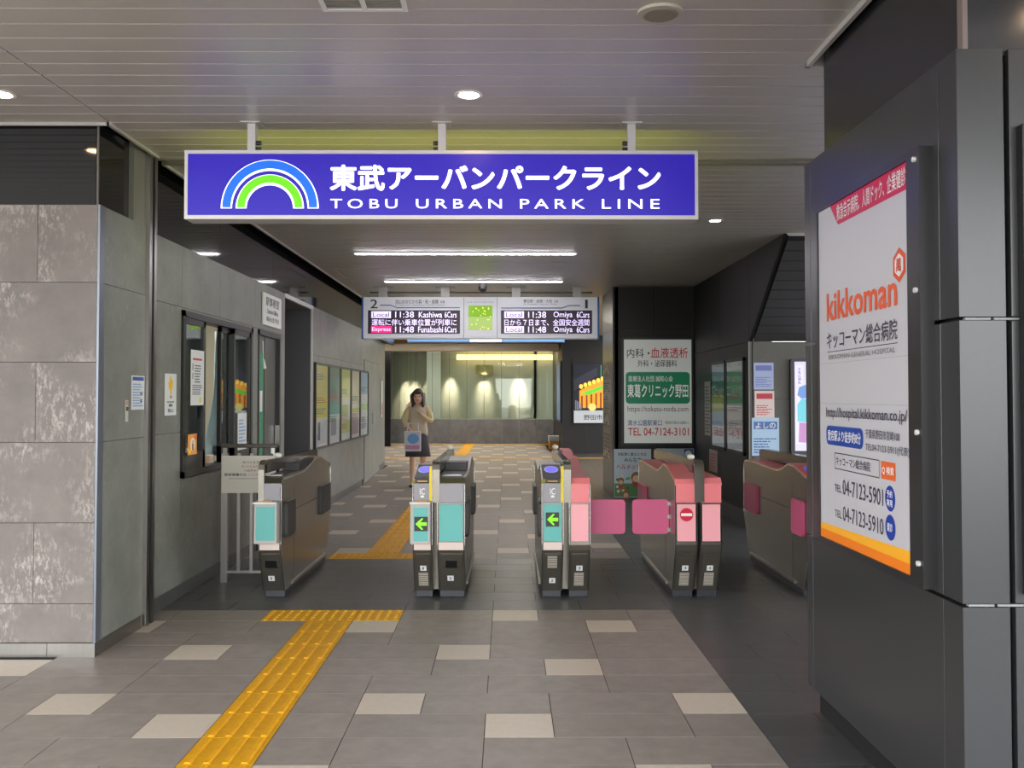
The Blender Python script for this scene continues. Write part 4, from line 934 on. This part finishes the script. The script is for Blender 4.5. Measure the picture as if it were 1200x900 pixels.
o = sheet(Plane((0, 13.405, 0), (1, 0, 0)), 'landscape_poster', 'landscape picture poster with golden field behind the pink no entry gate', 'poster', X(769), X(812.6), .18, Z(525.5), (178, 190, 200), th=.01)
poly(q, [(X(769.5), .2), (X(812), .2), (X(812), Z(548)), (X(790), Z(538)), (X(769.5), Z(531))], P((186, 160, 60)), o, 'picture', .012); rect(q, X(801), X(812), Z(545), Z(526), P((60, 92, 150)), o, 'picture', .0115); ell(q, X(806), Z(532), .05, .05, P((220, 224, 230)), o, 'picture', .0125)
# leaflets on the pillar side
lf = [('small grey leaflet sheet, topmost on the narrow pillar side', 1.72, 1.95, (128, 124, 118)), ('grey printed leaflet, second down on the narrow pillar side', 1.36, 1.70, (150, 148, 144)), ('newspaper style leaflet, third down on the narrow pillar side', .97, 1.33, (126, 120, 104)), ('newspaper style leaflet, lowest on the narrow pillar side', .48, .95, (136, 128, 112))]
ps = Plane((1.487, 0, 0), (0, -1, 0))
for l_, b0, b1, cc in lf:
    o = sheet(ps, 'leaflet', l_, 'leaflet', -14.75, -13.62, b0, b1, cc, 'leaflets on the narrow side of the pillar')
    lines(ps, -14.7, -13.66, b0+.03, b1-.03, 7, INK, o); multi(ps, [(-14.7+.22*k, -14.58+.22*k, b0+.05+.03*(k % 3), b0+.13+.03*(k % 3)) for k in range(4)], P((196, 188, 170)), o, 'picture', .0045)
# side wall leaflets and frames
pr = Plane((XR-.003, 0, 0), (0, -1, 0))
o = sheet(pr, 'leaflet', 'tall newsprint leaflet on the dark side wall left of the two framed posters', 'leaflet', -12.70, -12.28, .93, 1.64, (150, 144, 132))
lines(pr, -12.66, -12.32, .97, 1.6, 14, INK, o)
o = sheet(pr, 'leaflet', 'small colourful leaflet low on the dark side wall', 'leaflet', -12.42, -11.95, .48, .76, (160, 140, 136))
lines(pr, -12.38, -12.0, .5, .73, 6, P((150, 60, 60)), o)
sch2 = [[(0, 1, .8, 1, (150, 172, 190)), (0, 1, .62, .8, (70, 120, 90)), (0, 1, .42, .62, (190, 196, 70)), (0, 1, .25, .42, (120, 160, 196))], [(0, 1, .5, .9, (110, 160, 120)), (.1, .9, .9, 1, (200, 206, 200)), (0, 1, .2, .45, (216, 200, 196))]]
for i, (a, b, l_) in enumerate(((12.22, 11.42, 'framed poster with green hill picture, farther of two on the dark side wall'), (11.38, 10.52, 'framed poster in green and pink, nearer of two on the dark side wall'))):
    f = thing('framed_poster', l_, 'poster', (XR, (a+b)/2, .80), 'framed posters on the dark side wall')
    MB().box(XR-.03, XR, b, b+.035, .79, 1.88).box(XR-.03, XR, a-.035, a, .79, 1.88).box(XR-.03, XR, b, a, .79, .825).box(XR-.03, XR, b, a, 1.845, 1.88).build('frame', BLACK, f)
    q = Plane((XR-.014, 0, 0), (0, -1, 0)); s_ = rect(q, -a+.035, -b-.035, .825, 1.845, mat('emissive_sheet', (200, 206, 212), .4, emit=.12), f, 'poster_sheet', 0, .002)  # sheet material carries a little emission of its own
    art(q, -a+.035, -b-.035, .825, 1.845, s_, sch2[i], 10+i)
    text(q, ['TEL04', '-4-31'][i], -a+.12, -b-.1, .96, 1.06, P((200, 70, 80)), s_, lift=.005)
    MB().box(XR-.028, XR-.024, b+.035, a-.035, .825, 1.845).build('cover_glass', ACRYL, f)
# sheets on the grey poster wall
YQ = 10.355; sc = 1112/YQ; X = lambda px: (px-595)/sc; Z = lambda py: 1.45+(464-py)/sc
q = Plane((0, YQ, 0), (1, 0, 0))
for l_, a0, a1, b0, b1, cc, c2 in (('small lilac blue sheet, topmost of three on the grey poster wall', 883.6, 907, 425, 456.4, (166, 180, 222), (110, 120, 190)), ('small red and white sheet, middle of three on the grey poster wall', 884.5, 907.6, 458, 489.5, (226, 206, 206), (190, 40, 60)), ('larger pale blue sheet, lowest of three on the grey poster wall', 881, 913, 489.6, 534, (176, 206, 236), (70, 110, 180))):
    o = sheet(q, 'poster_sheet', l_, 'poster', X(a0), X(a1), Z(b1), Z(b0), cc); w_ = X(a1)-X(a0); h_ = Z(b0)-Z(b1)
    lines(q, X(a0)+.02, X(a1)-.02, Z(b1)+.03, Z(b1)+h_*.5, 6, P(c2), o); rect(q, X(a0)+.02, X(a1)-.02, Z(b0)-h_*.3, Z(b0)-h_*.1, P(c2), o, 'picture', .0025); b0 > 480 and text(q, 'よしの', X(a0)+.04, X(a1)-.04, Z(b0)-h_*.28, Z(b0)-h_*.12, WHITE, o, lift=.004)
sg = thing('signage_display', 'tall black framed lit display with a drawn figure in blue, partly behind the column', 'display', (X(960), YQ, Z(531)))
o = MB(); rounded_plate(o, X(925.5), X(1010), YQ-.05, Z(531.5), Z(420.6), .05, .03, 'y'); o.build('housing', BLACK, sg)
q = Plane((0, YQ-.051, 0), (1, 0, 0)); s_ = rect(q, X(930), X(1006), Z(528), Z(424), mat('lit_lilac_screen', (190, 186, 214), .4, emit=.7), sg, 'screen', 0, .002)
EM = lambda c_: mat('lit_%d_%d_%d' % c_, c_, .4, emit=.6)
rect(q, X(931), X(940), Z(520), Z(428), EM((206, 200, 226)), s_, 'picture', .003)
poly(q, [(X(933), Z(463)), (X(935), Z(454)), (X(942), Z(451)), (X(952), Z(453)), (X(955), Z(462)), (X(948), Z(466)), (X(938), Z(467))], EM((92, 130, 190)), s_, 'picture', .004)
poly(q, [(X(933), Z(494)), (X(933), Z(474)), (X(938), Z(467)), (X(952), Z(468)), (X(956), Z(496))], EM((96, 180, 196)), s_, 'picture', .0045)
poly(q, [(X(934), Z(518)), (X(935), Z(495)), (X(954), Z(496)), (X(954), Z(519))], EM((170, 120, 170)), s_, 'picture', .005)
text(q, '''と
も
に
歩
む''', X(934), X(937.5), Z(450), Z(431), EM((50, 50, 70)), s_, lift=.005)

# ------------------------------------------------------------------ FAR HALL
wall('wall_far_right', 'y', 24.35, -1, 1.40, 5.6, 0, 3.02, DARKW, [1.40, 2.0, 3.2, 4.4, 5.6], [.0, 1.0, 2.0, 3.02])
struct(box('wall_far_right_side', DARKW, None, 1.40, 1.48, 24.38, 29.5, 0, 3.02))
struct(box('wall_hall_left', mat('light_grey_wall', (170, 168, 162), .6), None, -6.1, -6.0, 19.7, 34, 0, 3.02))
struct(box('wall_hall_end', BEIGE, None, -6.0, 5.6, 33.9, 34, 0, 3.3))
YQ = 24.30; sc = 1112/YQ; X = lambda px: (px-595)/sc; Z = lambda py: 1.45+(464-py)/sc
f = thing('night_shrine_poster', 'framed poster of a lantern lit building at night on the far black wall', 'poster', (X(690), YQ, Z(496)))
MB().box(X(671), X(717), YQ, YQ+.03, Z(497), Z(425)).build('frame', BLACK, f)
q = Plane((0, YQ-.002, 0), (1, 0, 0)); s_ = rect(q, X(672.5), X(715.5), Z(495.5), Z(426.5), P((26, 30, 48), .3), f, 'poster_sheet', 0, .002)
rect(q, X(672.5), X(715.5), Z(495.5), Z(481), P((200, 206, 214), .2), s_, 'caption_band', .003)
poly(q, [(X(679), Z(478)), (X(679), Z(458)), (X(690), Z(452)), (X(708), Z(444)), (X(715), Z(448)), (X(715), Z(478))], P((232, 150, 40), .7), s_, 'picture', .003)
for k in range(6): ell(q, X(681+5*k), Z(453-1.8*k), .05, .06, P((250, 196, 70), .9), s_, 'picture', .004, 10); rect(q, X(681+5.5*k), X(683+5.5*k), Z(478), Z(464-k), P((140, 60, 24), .3), s_, 'picture', .004)
poly(q, [(X(680), Z(461)), (X(700), Z(454)), (X(712), Z(450)), (X(712), Z(453)), (X(690), Z(463))], P((90, 190, 60), .7), s_, 'picture', .0045)
rect(q, X(704), X(704.8), Z(452), Z(428), P((60, 160, 110), .6), s_, 'picture', .004); poly(q, [(X(672.5), Z(445)), (X(700), Z(430)), (X(700), Z(440)), (X(673), Z(458))], P((52, 54, 70), .2), s_, 'picture', .0035)
for k in range(4): rect(q, X(674+2*k), X(675.4+2*k), Z(480), Z(469+k), P((120, 130, 150), .3), s_, 'picture', .005)
ell(q, X(694), Z(477), .1, .1, P((214, 206, 120), .5), s_, 'picture', .006); text(q, '野田市', X(684), X(706), Z(492), Z(486), INK, s_, lift=.005)
f = thing('edge_display', 'thin dark framed display seen nearly edge on beside the far glass wall', 'display', (1.39, 25.3, .75)); MB().box(1.36, 1.398, 24.5, 26.2, .75, 2.35).build('housing', BLACK, f); MB().box(1.352, 1.36, 24.6, 26.1, .82, 2.28).build('screen', mat('side_screen', (70, 96, 130), .3, emit=.4), f)
# header light box
hb = thing('header_light_bar', 'long slim hanging light bar, pale blue with a white middle, below the departure board', 'sign', (-.5, 22.0, 2.70))
zt, zb = 1.45+(464-396.2)*22/1112, 1.45+(464-400.9)*22/1112; Xh = lambda px: (px-595)*22/1112
MB().box(Xh(477), Xh(662), 22.0, 22.25, zb, zt+.02).build('casing', mat('bar_casing', (110, 150, 190), .4), hb)
q = Plane((0, 21.998, 0), (1, 0, 0)); BL = mat('lit_pale_blue', (128, 176, 232), .4, emit=.8)
rect(q, Xh(477.5), Xh(549.5), zb+.01, zt, BL, hb, 'blue_segment', 0, .004); rect(q, Xh(550.5), Xh(588), zb+.01, zt, mat('lit_white_seg', (255, 255, 255), .4, emit=1.3), hb, 'white_segment', 0, .004); rect(q, Xh(589), Xh(661.5), zb+.01, zt, BL, hb, 'blue_segment', 0, .004)
for x in (-2, .9): MB().box(x, x+.03, 22.1, 22.13, zt+.02, ZC).build('hanger', DGREY, hb)
# bulkheads
struct(box('trim_wood_bulkhead', mat('brown_wood_bulkhead', (112, 78, 50), .5, 0, .15, 6), None, -6.0, 1.40, 25.5, 25.6, 2.86, 3.02))
struct(box('trim_bulkhead', mat('cream_bulkhead', (214, 204, 184), .6), None, -6.0, 1.40, 26.0, 26.6, 2.70, 3.0))
struct(box('wall_hall_dark_doorway', VOID, None, -6.0, -3.36, 27.2, 27.3, 0, 2.7))
# curved glass wall over stone base
path = [(1.40, 28.85)]; ang = [0, 0, 1, 2, 3, 4, 6, 10, 18, 27, 36, 46, 56, 66]
for a in ang: path.append((path[-1][0]-.53*math.cos(R(a)), path[-1][1]+.53*math.sin(R(a))))
gw = struct(thing('wall_curved_glass', '', '', (0, 29, 0))); del gw['label']; del gw['category']
SLAB = stone_mat('grey_stone_slab', (112, 114, 118), (146, 148, 150), (90, 92, 96), .62, .5, .4)
ZG = .735
for (a, b), (c_, d_) in zip(path, path[1:]):
    def seg_(nm, m, z0, z1, th, shr=.004, off=0):
        dx, dy = (c_-a), (d_-b); ln = math.hypot(dx, dy); ux, uy = dx/ln, dy/ln; nx, ny = -uy*-1, -ux  # towards the camera is -y
        nx, ny = (uy, -ux) if -ux < 0 else (-uy, ux)
        a0, b0, a1, b1 = a+ux*shr, b+uy*shr, c_-ux*shr, d_-uy*shr
        nx, ny = uy*-1, ux
        if ny < 0: nx, ny = -nx, -ny
        a0 += nx*off; a1 += nx*off; b0 += ny*off; b1 += ny*off
        return MB().prism([(a0, b0), (a1, b1), (a1+nx*th, b1+ny*th), (a0+nx*th, b0+ny*th)], z0, z1, 'z').build(nm, m, gw)
    seg_('slab', SLAB, 0, ZG, .1, .003); seg_('glass_pane', GLASSG, ZG, 2.78, .012, .004, .03)
    seg_('glass_bead', mat('glass_bead', (150, 160, 150), .4), ZG, ZG+.02, .05, 0, .01)
    MB().box(a-.006, a+.006, b+.02, b+.045, ZG, 2.78).build('glass_joint', mat('glass_joint', (88, 100, 90), .4), gw)
    if a < 3: seg_('inner_wall', mat('pale_sage_wall', (190, 193, 180), .7), 0, 3.0, .05, -.05, 1.0)
# warm cove along the top of the glass and the wall washers between glass and wall
cv = thing('cove_light', 'warm glowing cove light strip along the top behind the far glass wall', 'ceiling light', (-.2, 29.5, 2.62))
MB().box(-1.6, 1.4, 29.62, 29.78, 2.58, 2.74).build('strip', mat('warm_cove', (255, 224, 156), .5, emit=2.2), cv)
for i, px in enumerate((470.5, 482, 502, 527, 567, 608, 650)):
    xx = (px-595)*29.6/1112; k = min(range(len(path)), key=lambda j: abs(path[j][0]-xx)); yy = path[k][1]+.50
    ld = bpy.data.lights.new('wall_washer', 'SPOT'); ld.energy = 230; ld.spot_size = R(34); ld.spot_blend = 1; ld.color = (1, .80, .62); ld.shadow_soft_size = .04
    o = bpy.data.objects.new('wall_washer', ld); COL.objects.link(o); o.location = (xx, yy, 2.56); o.rotation_euler = (R(27), 0, 0)
pl_ = struct(MB().box(-2.50, -2.08, 29.25, 29.5, .74, 3.0).build('trim_white_strip', mat('white_strip', (226, 230, 232), .5)))  # white upright box set where a pale strip shows in the glass
w_ = thing('glass_wall_poster', 'framed notice on the wall behind the far glass', 'notice', (-.75, 29.72, 2.1)); MB().box(-1.0, -.45, 29.72, 29.75, 2.12, 2.42).build('sheet', mat('khaki_sheet', (172, 166, 110), .5), w_)
# unseen fill panels added under the hall ceiling to brighten it
for x, y in ((-4.2, 22.5), (3.2, 18.5), (3.2, 22.5), (-4.2, 26.0), (-1.5, 24.2), (.2, 18.0), (-3.4, 27.3), (-1.9, 27.3), (-.4, 27.3), (.8, 27.3)):
    t = thing('hall_fill_light', 'unseen white fill panel added to brighten the far hall', 'ceiling light', (x, y, ZC), 'unseen fill panels added in the far hall')
    MB().box(x-.32, x+.32, y-.32, y+.32, ZC-.012, ZC).build('frame', WHITE, t); MB().box(x-.28, x+.28, y-.28, y+.28, ZC-.016, ZC-.0121).build('diffuser', mat('hall_fill_diffuser', (255, 246, 230), .4, emit=34.), t)
o = MB().box(1.13, 1.49, 25.9, 26.2, .0, .22).build('carton', mat('orange_carton', (206, 142, 72), .6), None); tag(o, 'orange brown carton on the floor beside the far glass wall', 'box')
MB().box(1.11, 1.51, 25.88, 26.22, .22, .36).build('lid', mat('grey_white_lid', (190, 194, 196), .5), o)

# ------------------------------------------------------------------ PEOPLE
def skin_body(name, joints, edges, m, parent, sub=2, root=0):
    me = bpy.data.meshes.new(name); me.from_pydata([tuple(Vector(j[0])-ORG[parent]) for j in joints], edges, []); me.materials.append(m)
    o = bpy.data.objects.new(name, me); COL.objects.link(o); o.parent = parent
    md = o.modifiers.new('skin', 'SKIN'); md.use_smooth_shade = True
    for i, j in enumerate(joints):
        sv = me.skin_vertices[0].data[i]; rr = j[1]; sv.radius = (rr, rr) if not isinstance(rr, tuple) else rr; sv.use_root = (i == root)
    sd = o.modifiers.new('sub', 'SUBSURF'); sd.levels = sub; sd.render_levels = sub
    ORG[o] = ORG[parent]; return o
def lathe(name, prof, c, m, parent, n=24, sx=1., sy=1.):
    vs = []; 
    for r, z in prof: vs += [(c[0]+r*sx*math.cos(2*math.pi*i/n), c[1]+r*sy*math.sin(2*math.pi*i/n), z) for i in range(n)]
    fs = [(a*n+i, a*n+(i+1) % n, (a+1)*n+(i+1) % n, (a+1)*n+i) for a in range(len(prof)-1) for i in range(n)]+[tuple(range(n-1, -1, -1)), tuple(range((len(prof)-1)*n, len(prof)*n))]
    return MB().add(vs, fs).build(name, m, parent, smooth=True)
def person(px, py, s, label, SK, HAIR, TOP, LEGW, skirt, arms='bag'):
    """s = scale on a 1.56 m figure facing the camera"""
    t = thing('person', label, 'person', (px, py, 0), None)
    V = lambda x, y, z: (px+x*s, py+y*s, z*s)
    skm = mat('skin_tone', (216, 176, 150), .5)
    J = [(V(0, 0, .82), (.115*s, .09*s)), (V(0, 0, .98), (.10*s, .075*s)), (V(0, 0, 1.15), (.115*s, .08*s)), (V(0, .0, 1.27), (.10*s, .065*s)), (V(0, 0, 1.33), .045*s), (V(0, -.01, 1.38), .042*s)]
    E = [(0, 1), (1, 2), (2, 3), (3, 4), (4, 5)]
    stride = .13
    for sd, fy in ((-1, -stride), (1, stride)):
        k = len(J); J += [(V(.075*sd, 0, .76), .080*s), (V(.08*sd, fy*.45-.02, .44), .052*s), (V(.08*sd, fy*.7-.0, .30), .050*s), (V(.08*sd, fy*1.1, .08), .032*s), (V(.085*sd, fy*1.1-.05, .035), .030*s), (V(.09*sd, fy*1.1-.14, .025), .024*s)]
        E += [(0, k), (k, k+1), (k+1, k+2), (k+2, k+3), (k+3, k+4), (k+4, k+5)]
    hands = []
    for sd in (-1, 1):
        k = len(J)
        if arms == 'bag': el, wr = V(.22*sd, .02, 1.03), V(.11*sd, -.17, .98)
        elif arms == 'up': el, wr = V(.22*sd, -.05, 1.05), V((.08 if sd > 0 else .12)*sd, -.20, 1.17 if sd > 0 else .95)
        else: el, wr = V(.21*sd, .02, .99), V(.24*sd, -.05, .78)
        J += [(V(.145*sd, 0, 1.265), .048*s), (V(.185*sd, .005, 1.20), .044*s), (el, .036*s), (wr, .024*s)]
        E += [(3, k), (k, k+1), (k+1, k+2), (k+2, k+3)]
        e, w0 = Vector(el), Vector(wr); d_ = (w0-e).normalized(); pm = w0+d_*.045*s
        k2 = len(J); J.append((tuple(pm), .026*s)); E.append((k+3, k2)); hands.append((w0, pm, d_, sd))
    body = skin_body('body', J, E, skm, t)
    # hands: palm continues the arm, five fingers rooted in it
    for w0, pm, d_, sd in hands:
        side = d_.cross(Vector((0, 0, 1))).normalized()
        for q_ in range(4):
            o_ = side*(.018-.012*q_)*s; ln = (.070, .078, .074, .058)[q_]*s
            b0 = pm+o_*.8; b1 = pm+o_*1.1+d_*ln*.55; b2 = b1+d_*ln*.35+Vector((0, .02, -.015))*s
            skin_body('finger', [(tuple(b0), .009*s), (tuple(b1), .008*s), (tuple(b2), .006*s)], [(0, 1), (1, 2)], skm, body, 1)
        b0 = pm-d_*.02*s; b1 = b0+side*sd*.03*s+d_*.03*s; skin_body('thumb', [(tuple(b0), .011*s), (tuple(b1), .009*s), (tuple(b1+d_*.02*s), .007*s)], [(0, 1), (1, 2)], skm, body, 1)
    # head with a face
    hc = V(0, -.015, 1.455); hd = MB().sphere(hc, .1*s, 20, 14, (.78, .92, 1.12)).build('head', skm, t, smooth=True)
    MB().sphere(V(0, -.03, 1.39), .06*s, 14, 8, (.85, .95, .8)).build('jaw', skm, hd, smooth=True)
    MB().sphere(V(0, -.112, 1.44), .014*s, 10, 6, (.8, 1.1, 1.6)).build('nose', skm, hd, smooth=True)
    for sd in (-1, 1):
        MB().sphere(V(.03*sd, -.095, 1.465), .013*s, 10, 6, (1.3, .7, .7)).build('eye', mat('eye_dark', (40, 30, 28), .2), hd, smooth=True)
        MB().sphere(V(.08*sd, -.01, 1.45), .02*s, 10, 6, (.45, .8, 1.3)).build('ear', skm, hd, smooth=True)
    MB().sphere(V(0, -.103, 1.402), .018*s, 10, 6, (1.3, .5, .45)).build('mouth', mat('lips', (176, 84, 84), .4), hd, smooth=True)
    hr_ = MB().sphere(V(0, .012, 1.475), .115*s, 20, 12, (.86, .95, 1.08))
    for sd in (-1, 1):
        for q_ in range(4): hr_.cyl(V(.07*sd+.01*sd*q_*.5, -.03+.02*q_, 1.52), V(.09*sd, -.04+.03*q_, 1.20+.02*q_), .03*s, 8, .018*s)
    hr_.cyl(V(0, .06, 1.5), V(0, .075, 1.16), .085*s, 12, .06*s)
    hr_.build('hair', HAIR, t, smooth=True)
    MB().box(px-.06*s, px+.06*s, py-.112*s, py-.06*s, 1.50*s, 1.545*s).build('fringe', HAIR, t, bevel=.012)
    # clothes
    lathe('top', [(.14*s, .80*s), (.15*s, .9*s), (.135*s, 1.0*s), (.15*s, 1.15*s), (.145*s, 1.24*s), (.10*s, 1.29*s), (.055*s, 1.325*s), (.05*s, 1.33*s)], (px, py, 0), TOP, t, sx=1.08, sy=.78)
    for (w0, pm, d_, sd), el in zip(hands, [J[i][0] for i, j in enumerate(J) if False] or [None, None]): pass
    for sd in (-1, 1):
        k = [V(.13*sd, 0, 1.265), V(.185*sd, .005, 1.20)]
        w0 = hands[0 if sd < 0 else 1][0]; el = (V(.22*sd, .02, 1.03) if arms == 'bag' else V(.22*sd, -.05, 1.05) if arms == 'up' else V(.21*sd, .02, .99))
        skin_body('sleeve', [(k[0], .058*s), (k[1], .060*s), (el, .052*s), (tuple(Vector(el).lerp(w0, .75)), .040*s)], [(0, 1), (1, 2), (2, 3)], LEGW, t, 2)
    z0 = skirt[0]; lathe(skirt[2], [(skirt[1]*s, z0*s), (.165*s, (z0+.86)/2*s), (.135*s, .86*s), (.12*s, .88*s)], (px, py, 0), skirt[3], t, sx=1.1, sy=.9)
    for sd, fy in ((-1, -stride), (1, stride)):
        MB().sphere(V(.088*sd, fy*1.1-.06, .028), .05*s, 12, 8, (.75, 2.1, .56)).build('shoe', mat('dark_shoe', (50, 44, 44), .5), t, smooth=True)
    return t
person(-1.44, 15.25, .985, 'woman with long dark hair, cream cardigan and dark shorts walking towards the gates', None, mat('dark_brown_hair', (44, 32, 28), .5), mat('beige_top', (196, 182, 160), .8), mat('cream_cardigan', (206, 190, 146), .85), (.49, .19, 'shorts', mat('charcoal_cloth', (66, 64, 70), .85)), 'up')
bg_ = thing('tote_bag', 'white tote bag with blue and pink print held by the walking woman', 'bag', (-1.47, 14.99, .58))
MB().box(-1.62, -1.36, 14.88, 14.93, .58, .90).build('bag_body', mat('white_canvas', (206, 206, 214), .8), bg_, bevel=.015)
q = Plane((0, 14.878, 0), (1, 0, 0)); ell(q, -1.48, .78, .09, .08, P((96, 150, 214)), bg_, 'bag_print', .002); rrect(q, -1.60, -1.38, .615, .68, .02, P((190, 130, 180)), bg_, 'bag_print', .002)
hn = MB()
for x in (-1.58, -1.40):
    hn.cyl((x, 14.91, .89), (x+.02*(1 if x < -1.5 else -1), 15.0, 1.02), .008, 6)
hn.cyl((-1.56, 15.0, 1.02), (-1.42, 15.0, 1.02), .008, 6).build('bag_handle', mat('white_canvas', (206, 206, 214), .8), bg_)
person(-2.42, 24.6, .98, 'distant person in a long white skirt walking behind the woman with the bag', None, mat('dark_brown_hair', (44, 32, 28), .5), mat('white_blouse', (208, 204, 196), .8), mat('white_blouse', (208, 204, 196), .8), (.16, .26, 'long_skirt', mat('white_skirt', (214, 212, 204), .8)), 'down')
